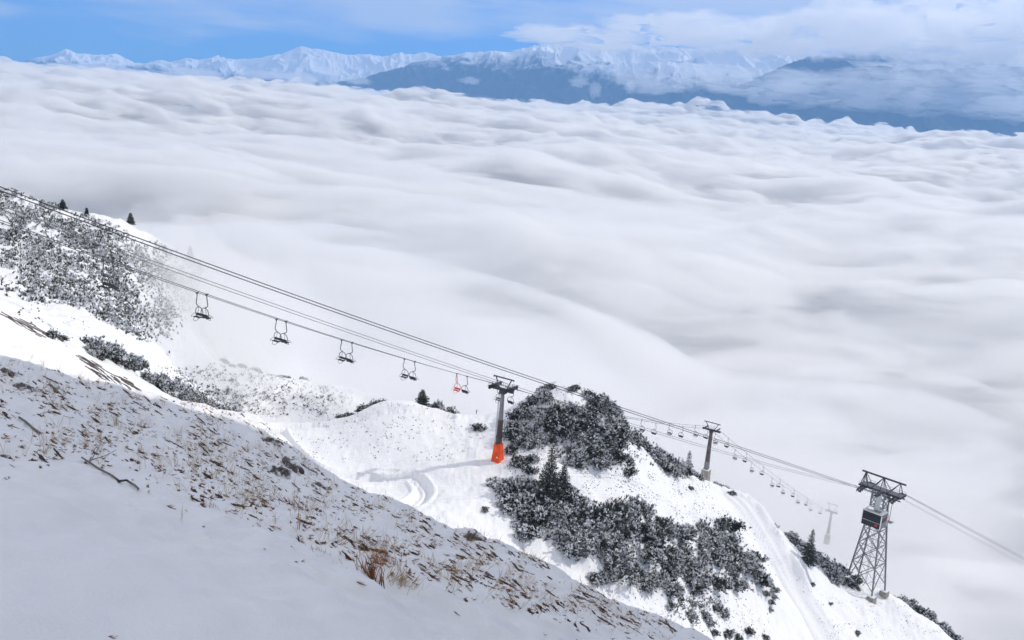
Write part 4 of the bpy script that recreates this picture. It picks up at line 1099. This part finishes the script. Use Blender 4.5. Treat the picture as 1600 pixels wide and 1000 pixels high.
print('shrubs', shrub_count, n1, n2, n3, n4, n5, n6, n7, n8, n9, n10, n11, n12, n13, n14, n15, n16)

def spruce(loc, h, rad, label, seed, snow=.25):
    rg_ = np.random.default_rng(seed); root = empty('spruce_tree', loc); tag(root, label, 'spruce tree')
    MB().bar((0, 0, -.4), (0, 0, h * .97), .022 * h, .004 * h, 7).build('trunk', bark, root)
    pts = []; dirs = []; sz = []
    nl = int(11 + h * 1.1)
    for k in range(nl):
        t = (k + rg_.uniform(-.2, .2)) / nl; z = h * (.06 + .92 * t); rr_ = rad * (1 - t) ** .85 * rg_.uniform(.75, 1.15) + .05
        nb_ = max(4, int(8 * (1 - t) + 4)); a0 = rg_.uniform(0, 6.28)
        for j in range(nb_):
            a = a0 + j * 6.28 / nb_ + rg_.uniform(-.25, .25); rl_ = rr_ * rg_.uniform(.6, 1.2)
            for q_ in np.linspace(.25, 1, max(3, int(rl_ / .28))):
                pts.append((math.cos(a) * rl_ * q_, math.sin(a) * rl_ * q_, z - rl_ * q_ * .30 + .12 * rl_ * q_ * q_)); dirs.append((math.cos(a), math.sin(a), -.15)); sz.append(.16 + .12 * rl_ * (1 - q_ * .4))
    pts = np.array(pts); dirs = np.array(dirs, float); sz = np.array(sz)
    V1, T1_ = tufts(pts, dirs, sz * 1.5, 6, rg_, .45, .15)
    ks = rg_.random(len(pts)) < snow; V2, T2_ = tufts(pts[ks] + [0, 0, .06], dirs[ks] + [0, 0, .2], sz[ks] * 1.1, 3, rg_, .4, .25)
    me = np_mesh('crown', np.concatenate([V1, V2]), np.concatenate([T1_, T2_ + len(V1)]), smooth=False, mat_idx=np.concatenate([np.zeros(len(T1_)), np.ones(len(T2_))]).astype(int))
    mesh_obj('crown', me, [needles, frost], root); return root
def tree_px(px, pyb, hp, rad_k, label, seed, Y=None, snow=.25):
    if Y is None:
        v = vis_mid(px, pyb)
        if v is None: print('no ground', px, pyb); return
    else: v = P(px, pyb, Y); v.z = gz(v.x, v.y)
    tp = P(px + hp * .12, pyb - hp, v.y); h = max(1.5, tp.z - v.z); spruce(v, h, h * rad_k, label, seed, snow)
tree_px(857, 776, 84, .24, 'tall dark spruce among the dwarf pines right of the orange pylon base', 1, snow=.2)
tree_px(878, 775, 52, .26, 'shorter spruce just right of the tall dark one', 2, snow=.3)
tree_px(1262, 882, 58, .20, 'slender dark spruce among the pines left of the lattice tower', 3, snow=.12)
tree_px(660, 622, 15, .42, 'little bushy conifer on top of the rounded snow bump', 4, Y=188, snow=.1)
tree_px(98, 331, 20, .36, 'bushy conifer on the skyline of the left hillside, leftmost of all', 5, Y=226, snow=.1)
tree_px(136, 356, 20, .20, 'thin little spruce on the left hillside skyline, second from the left', 6, Y=229, snow=.1)
def skyline_tree(px, h, rad_k, label, seed):
    for py in range(330, 480):
        v = vis_mid(px, py)
        if v is not None: spruce(v, h, h * rad_k, label, seed, .1); return
skyline_tree(204, 3.0, .34, 'dark conifer on the left hillside skyline, third from the left', 7)
skyline_tree(297, 4.6, .28, 'left one of two tiny spruces low on the foggy left skyline', 8)
skyline_tree(312, 3.9, .28, 'right one of two tiny spruces low on the foggy left skyline', 9)
tree_px(1076, 722, 20, .2, 'ghostly spruce in the fog left of the concrete based pylon', 10, Y=268, snow=.5)

# ---- far left hillside: one mass of snow covered scrub
def stuff_tufts(name, label, cat, P3, size, nb, wid, mats, frac, spread=.5, dirz=1.0, seed=5):
    rg_ = np.random.default_rng(seed); P3 = np.array(P3); n = len(P3); d = np.tile([0, 0, dirz], (n, 1)) + rg_.normal(0, .25, (n, 3))
    V, T = tufts(P3, d, size, nb, rg_, spread, wid)
    nt_ = n * nb; pick = (np.repeat(rg_.random(n), nb) < frac).astype(int); pick = np.where(rg_.random(nt_) < .12, 1 - pick, pick)
    o = mesh_obj(name, np_mesh(name, V, T, smooth=False, mat_idx=np.concatenate([pick] * 3)), mats)
    return tag(o, label, cat, kind='stuff')
def px_points(poly, n, dens=None, seed=3, sub=1, sp=.8):
    rg_ = np.random.default_rng(seed); x0, x1 = min(p[0] for p in poly), max(p[0] for p in poly); y0, y1 = min(p[1] for p in poly), max(p[1] for p in poly); out = []
    xs_ = rg_.uniform(x0, x1, n); ys_ = rg_.uniform(y0, y1, n)
    for a, b_ in zip(xs_, ys_):
        if not inpoly(a, b_, poly): continue
        if dens is not None and rg_.random() > dens(a, b_): continue
        v = vis_mid(a, b_)
        if v is None: continue
        for k in range(sub):
            x = v.x + rg_.normal(0, sp); y = v.y + rg_.normal(0, sp); out.append((x, y, v.z))
    out = np.array(out)
    return out
def reground(A):
    A[:, 2] = HM(A[:, 0], A[:, 1]); return A
HILLC = [(-10,294),(50,304),(100,322),(150,343),(200,363),(250,385),(300,406),(335,425),(300,470),(240,520),(200,525),(150,492),(100,470),(60,470),(0,470)]
def dC(px, py):
    n_ = fbm(np.array([px / 42.0]), np.array([py / 30.0]), 3, 15)[0]
    edge = sstep(470, 400, py - .25 * px + 0) if px < 90 else 1
    return float(np.clip(.72 + 1.5 * n_ - (.5 if (px < 40 and py > 350) else 0) - (.25 if px < 120 and py > 420 else 0), 0.02, 1))
pc = reground(px_points(HILLC, 9000, dC, 21, 3, 1.0))
stuff_tufts('hillside_scrub', 'dense snow covered scrub on the far left hillside', 'scrub', pc, np.full(len(pc), .62), 6, .13, [needles, frost], .48, .6, .8)
fr = fringe()
fr[:, 2] += rng.uniform(0, .35, len(fr))
stuff_tufts('low_scrub', 'low snow covered heather and young pine between the larger dwarf pines', 'scrub', fr, rng.uniform(.3, .75, len(fr)), 7, .10, [needles, frost], .5, .6, .9, 12)
# grass tips and stones poking through the snow of the middle ground
spk = [(([(420,690),(520,640),(640,625),(740,660),(770,690),(700,720),(560,725),(460,720)]), 420, .35), (([(900,740),(1000,735),(1110,755),(1140,790),(1150,830),(1080,820),(1000,785),(920,780)]), 800, .5),
       (([(780,665),(830,650),(870,700),(880,760),(790,745),(770,700)]), 260, .5), (([(250,575),(400,578),(560,612),(520,650),(400,650),(300,625)]), 1100, .6),
       (([(1290,930),(1400,935),(1500,1000),(1300,1000),(1240,900)]), 500, .35), (([(960,890),(1200,940),(1220,1000),(1080,1000),(980,940)]), 700, .6), (([(60,470),(200,540),(330,640),(260,600),(100,540),(0,480)]), 260, .6),
       (([(1140,785),(1180,860),(1200,910),(1215,905),(1185,830)]), 120, .5), (([(820,600),(900,600),(960,650),(900,690),(830,680)]), 300, .5),(([(760,740),(800,800),(900,870),(960,920),(900,880),(790,830),(750,790)]), 160, .6)]
acc = []
for i, (poly, n, _) in enumerate(spk): 
    a_ = px_points(poly, int(n * 1.7), lambda x, y: float(np.clip(.5 + 2.0 * fbm(np.array([x / 30.]), np.array([y / 22.]), 2, 33)[0], .05, 1)), 60 + i, 2, .35)
    if len(a_): acc.append(a_)
acc = reground(np.concatenate(acc))
stuff_tufts('grass_tips', 'dark grass tips and low heather poking through the snow of the middle slopes', 'grass', acc, rng.uniform(.10, .26, len(acc)), 4, .2, [soil, grass_rust], .12, .8, .6, 9)

# ================================================================== NEAR SLOPE DETAILS
def fdens(px, py):
    """how grassy the near slope is at a picture point"""
    edge = np.interp(px, [0, 200, 300, 430, 560, 700, 850, 1000, 1100], [735, 735, 790, 835, 890, 935, 975, 1010, 1040])
    d = edge - py
    if d < 0: return .012 if d > -40 else .0004
    top = np.interp(px, [p[0] for p in EDGE], [p[1] for p in EDGE])
    patch = .68 + 1.0 * fbm(np.array([px / 70.]), np.array([py / 40.]), 3, 44)[0]
    return float(np.clip(min(1, d / 50) * patch, .04, 1)) * (.45 if px < 60 else 1)
rg = np.random.default_rng(77)
strV, strT, gV, gT, rV, rT = [], [], [], [], [], []
def add(Vl, Tl, V, T):
    off = sum(len(v) for v in Vl); Vl.append(V); Tl.append(T + off)
nst = 0
sxs = rg.uniform(-5, 1090, 34000); sys_ = rg.uniform(560, 1005, 34000)
for px, py in zip(sxs, sys_):
    if rg.random() > fdens(px, py) * .5: continue
    a = hit_fg(px, py)
    if a is None: continue
    Lp = rg.choice([3, 6, 10, 18, 30], p=[.42, .31, .17, .07, .03]) * (1.0 if py < 850 else 1.2); ang = R(rg.normal(30 + 10 * (px / 1000), 9))
    b_ = hit_fg(px + Lp * math.cos(ang), py + Lp * math.sin(ang))
    if b_ is None or (b_ - a).length > 1.2: continue
    # broken strip of bare ground: a low lumpy ridge that the snow has slid off
    d = b_ - a; l = d.length + 1e-6; d = d / l; side = Vector((d.y, -d.x, 0)).normalized(); w_ = min(.024, l * .10) * rg.uniform(.35, 1)
    k = 7; ring = []
    for i in range(k):
        t = i / (k - 1); ww = w_ * math.sin(math.pi * min(1, max(.08, t + rg.uniform(-.08, .08)))) * rg.uniform(.6, 1.3); c = a + d * l * t
        zc = float(np.interp(t, [0, 1], [a.z, b_.z])) + rg.uniform(.0, .015)
        c = c + side * rg.uniform(-.3, .3) * w_
        ring.append([(c - side * ww), (c - side * ww * .3 + Vector((0, 0, ww * .9))), (c + side * ww * .4 + Vector((0, 0, ww * .7))), (c + side * ww)])
    V = np.array([[v[0], v[1], v[2] - (.012 if j in (0, 3) else 0)] for rr_ in ring for j, v in enumerate(rr_)]); T = []
    for i in range(k - 1):
        for j in range(3): q0 = i * 4 + j; T += [(q0, q0 + 1, q0 + 5), (q0, q0 + 5, q0 + 4)]
    add(strV, strT, V, np.array(T)); nst += 1
    # rusty blades lying downhill out of it
    m_ = max(2, int(l / .035)); pp = np.array([a + d * l * rg.random() + side * rg.normal(0, w_ * .5) for _ in range(m_)]); dr = np.tile(np.array(d) * .9 + [0, 0, .35], (m_, 1))
    V, T = tufts(pp, dr, rg.uniform(.03, .09, m_), 3, rg, .20, .035); add(rV, rT, V, T)
sxs = rg.uniform(-5, 1100, 15000); sys_ = rg.uniform(560, 1005, 15000)
for px, py in zip(sxs, sys_):
    if rg.random() > fdens(px, py) ** 1.5 * .6: continue
    a = hit_fg(px, py)
    if a is None: continue
    m_ = rg.integers(3, 10); lean = np.array([rg.normal(.25, .35), rg.normal(-.1, .25), 1.0])
    V, T = tufts(np.array([a]) + rg.normal(0, .03, (m_, 3)) * [1, 1, 0], np.tile(lean, (m_, 1)), rg.uniform(.08, .28, m_), 1, rg, .28, .008)
    add(gV, gT, V, T)
def stuff_mesh(name, Vl, Tl, m, lb, cat):
    return tag(mesh_obj(name, np_mesh(name, np.concatenate(Vl), np.concatenate(Tl), smooth=False), m), lb, cat, kind='stuff')
stuff_mesh('bare_ground_streaks', strV, strT, soil, 'dark streaks of bare ground where snow has slid off the near slope', 'bare ground')
stuff_mesh('rusty_grass', rV, rT, grass_rust, 'short rust brown grass in the bare streaks of the near slope', 'grass')
stuff_mesh('dry_grass', gV, gT, grass_dry, 'thin straw coloured grass stalks on the near slope', 'grass')
print('streaks', nst)
def big_tuft(px, py, hpx, n, label, m, lean=(.2, -.1, 1), spread=.3, r_=.08):
    a = hit_fg(px, py)
    if a is None: print('no tuft', px, py); return
    h = hpx / F * a.y * .72
    pp = np.array([a]) + rg.normal(0, r_, (n, 3)) * [1, 1, 0]; pp[:, 2] = HF(pp[:, 0], pp[:, 1]) - .01
    V, T = tufts(pp - np.array(a), np.tile(lean, (n, 1)), rg.uniform(.4, 1.0, n) * h, 2, rg, spread, .012)
    o = mesh_obj('grass_tuft', np_mesh('grass_tuft', V, T, smooth=False), m); o.location = a; tag(o, label, 'grass tuft'); return o
big_tuft(582, 905, 62, 70, 'big rust orange grass tuft low in the middle of the near slope', grass_rust, (-.1, 0, 1), .22, .06)
big_tuft(600, 880, 45, 60, 'upper rust red grass tuft just above the big orange one', grass_rust, (-.5, .3, .8), .3, .09)
big_tuft(625, 912, 52, 70, 'fan shaped straw tuft right of the big orange one', grass_dry, (.5, 0, .9), .35, .09)
big_tuft(458, 790, 34, 50, 'long rusty tuft below the grey rock outcrop', grass_rust, (-.5, .3, .7), .3, .12)
big_tuft(467, 828, 76, 3, 'single tall straw stalk standing on the near slope', grass_dry, (.02, 0, 1), .02, .01)
big_tuft(181, 665, 42, 7, 'tall pale stalks standing near the upper left of the near slope', grass_dry, (.05, 0, 1), .08, .03)
big_tuft(330, 792, 22, 30, 'rusty tuft below the fallen branch', grass_rust, (-.3, .2, .8), .35, .06)
big_tuft(505, 865, 26, 40, 'dark rusty tuft left of the big orange one', grass_rust, (-.4, .2, .7), .35, .1)
big_tuft(297, 712, 12, 25, 'small yellow green plant on the upper near slope', simple('moss_green', (.20, .20, .03), .8, 0, .2), (0, 0, 1), .5, .03)
# rocks
def rock(px, py, rx, ry, rz, seed, label, yaw=0):
    a = hit_fg(px, py)
    if a is None: print('no rock', px, py); return
    bm = bmesh.new(); bmesh.ops.create_icosphere(bm, subdivisions=4, radius=1)
    co = np.array([v.co[:] for v in bm.verts]); n = ridged(co[:, 0] * 1.3 + seed, co[:, 1] * 1.3 + co[:, 2] * .8, 4, seed) - 1; n2 = fbm(co[:, 0] * 4 + seed, co[:, 2] * 4 + co[:, 1] * 2, 3, seed + 4)
    co = co * (1 + .28 * n + .12 * n2)[:, None]
    for v, p in zip(bm.verts, co): v.co = (p[0] * rx, p[1] * ry, p[2] * rz)
    me = bpy.data.meshes.new('rock'); bm.to_mesh(me); bm.free()
    o = mesh_obj('rock', me, rock_m); o.location = a - Vector((0, 0, rz * .25)); o.rotation_euler = (R(-25), 0, yaw); tag(o, label, 'rock'); return o
rock(452, 722, .80, .22, .22, 5, 'long dark rock ledge on the crest of the near slope', R(-58))
rock(428, 737, .36, .30, .20, 9, 'rounded grey rock below the long dark ledge')
rock(500, 758, .6, .12, .12, 12, 'low cracked rock strip right below the dark ledge', R(-50))
rock(733, 838, .38, .2, .20, 17, 'brown rock on the skyline edge right of centre on the near slope', R(-30))
rock(418, 688, .3, .16, .13, 18, 'small reddish rock at the top of the near slope crest', R(-10))
rock(36, 603, .40, .15, .10, 20, 'reddish earth clod on the upper left edge of the near slope', R(-30))
rock(10, 580, .30, .15, .10, 21, 'dark earth clod at the left picture edge', R(-30))
rock(5, 712, .09, .05, .04, 22, 'small dark stone at the left edge of the smooth snow')
rock(34, 698, .06, .04, .06, 23, 'little black stone above the smooth snow at left')
rock(905, 935, .42, .16, .08, 24, 'flat grey slab showing through snow at the right of the near slope', R(-35))
# fallen branch
def ground_line(pp, lift=.03):
    out = []
    for px, py in pp:
        a = hit_fg(px, py)
        if a is not None: out.append(a + Vector((0, 0, lift + rg.uniform(-.008, .012))))
    return out
br = empty('fallen_branch', hit_fg(170, 748)); tag(br, 'grey weathered fallen branch lying on the near slope at left', 'branch')
b0 = br.location
g_ = MB().tube([p - b0 for p in ground_line([(128,719),(140,726),(152,733),(163,741),(176,748),(186,755),(198,754),(210,762),(216,768)])], lambda t: .015 * (1 - .35 * abs(t - .6)) , 7); g_.build('stem', deadwood, br, smooth=True)
for q_ in ([(140,726),(150,712),(158,700)], [(145,722),(165,718),(182,712)], [(140,722),(148,708),(153,704)]):
    l_ = ground_line(q_); l_ = [p - b0 + Vector((0, 0, .03 * i)) for i, p in enumerate(l_)]
    if len(l_) == 3: MB().tube(l_, lambda t: .009 * (1 - .6 * t), 5).build('twig', deadwood, br)
for (pp, lb) in (([(30,655),(40,662),(52,672),(63,680)], 'thin dark stick lying on the upper left of the near slope'), ([(77,602),(88,612),(100,625)], 'dark stick on the sunlit edge at upper left')):
    l_ = ground_line(pp)
    if len(l_) > 2: tag(MB().tube(l_, .02, 6).build('stick', deadwood), lb, 'stick')
# rock band bare of snow on the left piste
bv, bt_ = [], []
for (pa, pb, w_) in [((170,585),(290,652),1.1),((190,592),(240,625),.8),((130,562),(180,590),.5),((215,612),(262,640),.7),((150,580),(200,610),.4),((0,487),(75,526),.5),((240,640),(255,650),.3)]:
    va, vb = vis_mid(*pa), vis_mid(*pb); BD = None if va is None or vb is None else (vb - va).normalized()
    for k in range(20):
        t0_ = rg.random(); a = vis_mid(pa[0] + (pb[0] - pa[0]) * t0_ + rg.normal(0, 3), pa[1] + (pb[1] - pa[1]) * t0_ + rg.normal(0, 2))
        b_ = None if a is None else a + (BD if BD is not None else Vector((.4, .8, -.4)))
        if a is None or b_ is None: continue
        d = (b_ - a); d = d.normalized() if d.length < 6 else Vector((.4, .8, -.4)); side = Vector((d.y, -d.x, 0)).normalized(); l = rg.uniform(.5, 2.4); V = []
        for i in range(6):
            t = i / 5; c = a + d * l * (t - .5); c.z = float(HM(np.array([c.x]), np.array([c.y]))[0]); ww = .065 * w_ * math.sin(math.pi * (.05 + .9 * t)) * rg.uniform(.5, 1.4)
            V += [c - side * ww - Vector((0, 0, .05)), c + Vector((0, 0, .10 + ww * .3)), c + side * ww - Vector((0, 0, .05))]
        T = []
        for i in range(5):
            for j in range(2): q0 = i * 3 + j; T += [(q0, q0 + 1, q0 + 4), (q0, q0 + 4, q0 + 3)]
        add(bv, bt_, np.array([tuple(v) for v in V]), np.array(T))
stuff_mesh('bare_scree', bv, bt_, simple('brown_scree', (.12, .095, .085), .9, 0, .4, 2), 'brown strips of bare scree along the left piste', 'bare ground')
print('script', round(time.time() - T0, 1))
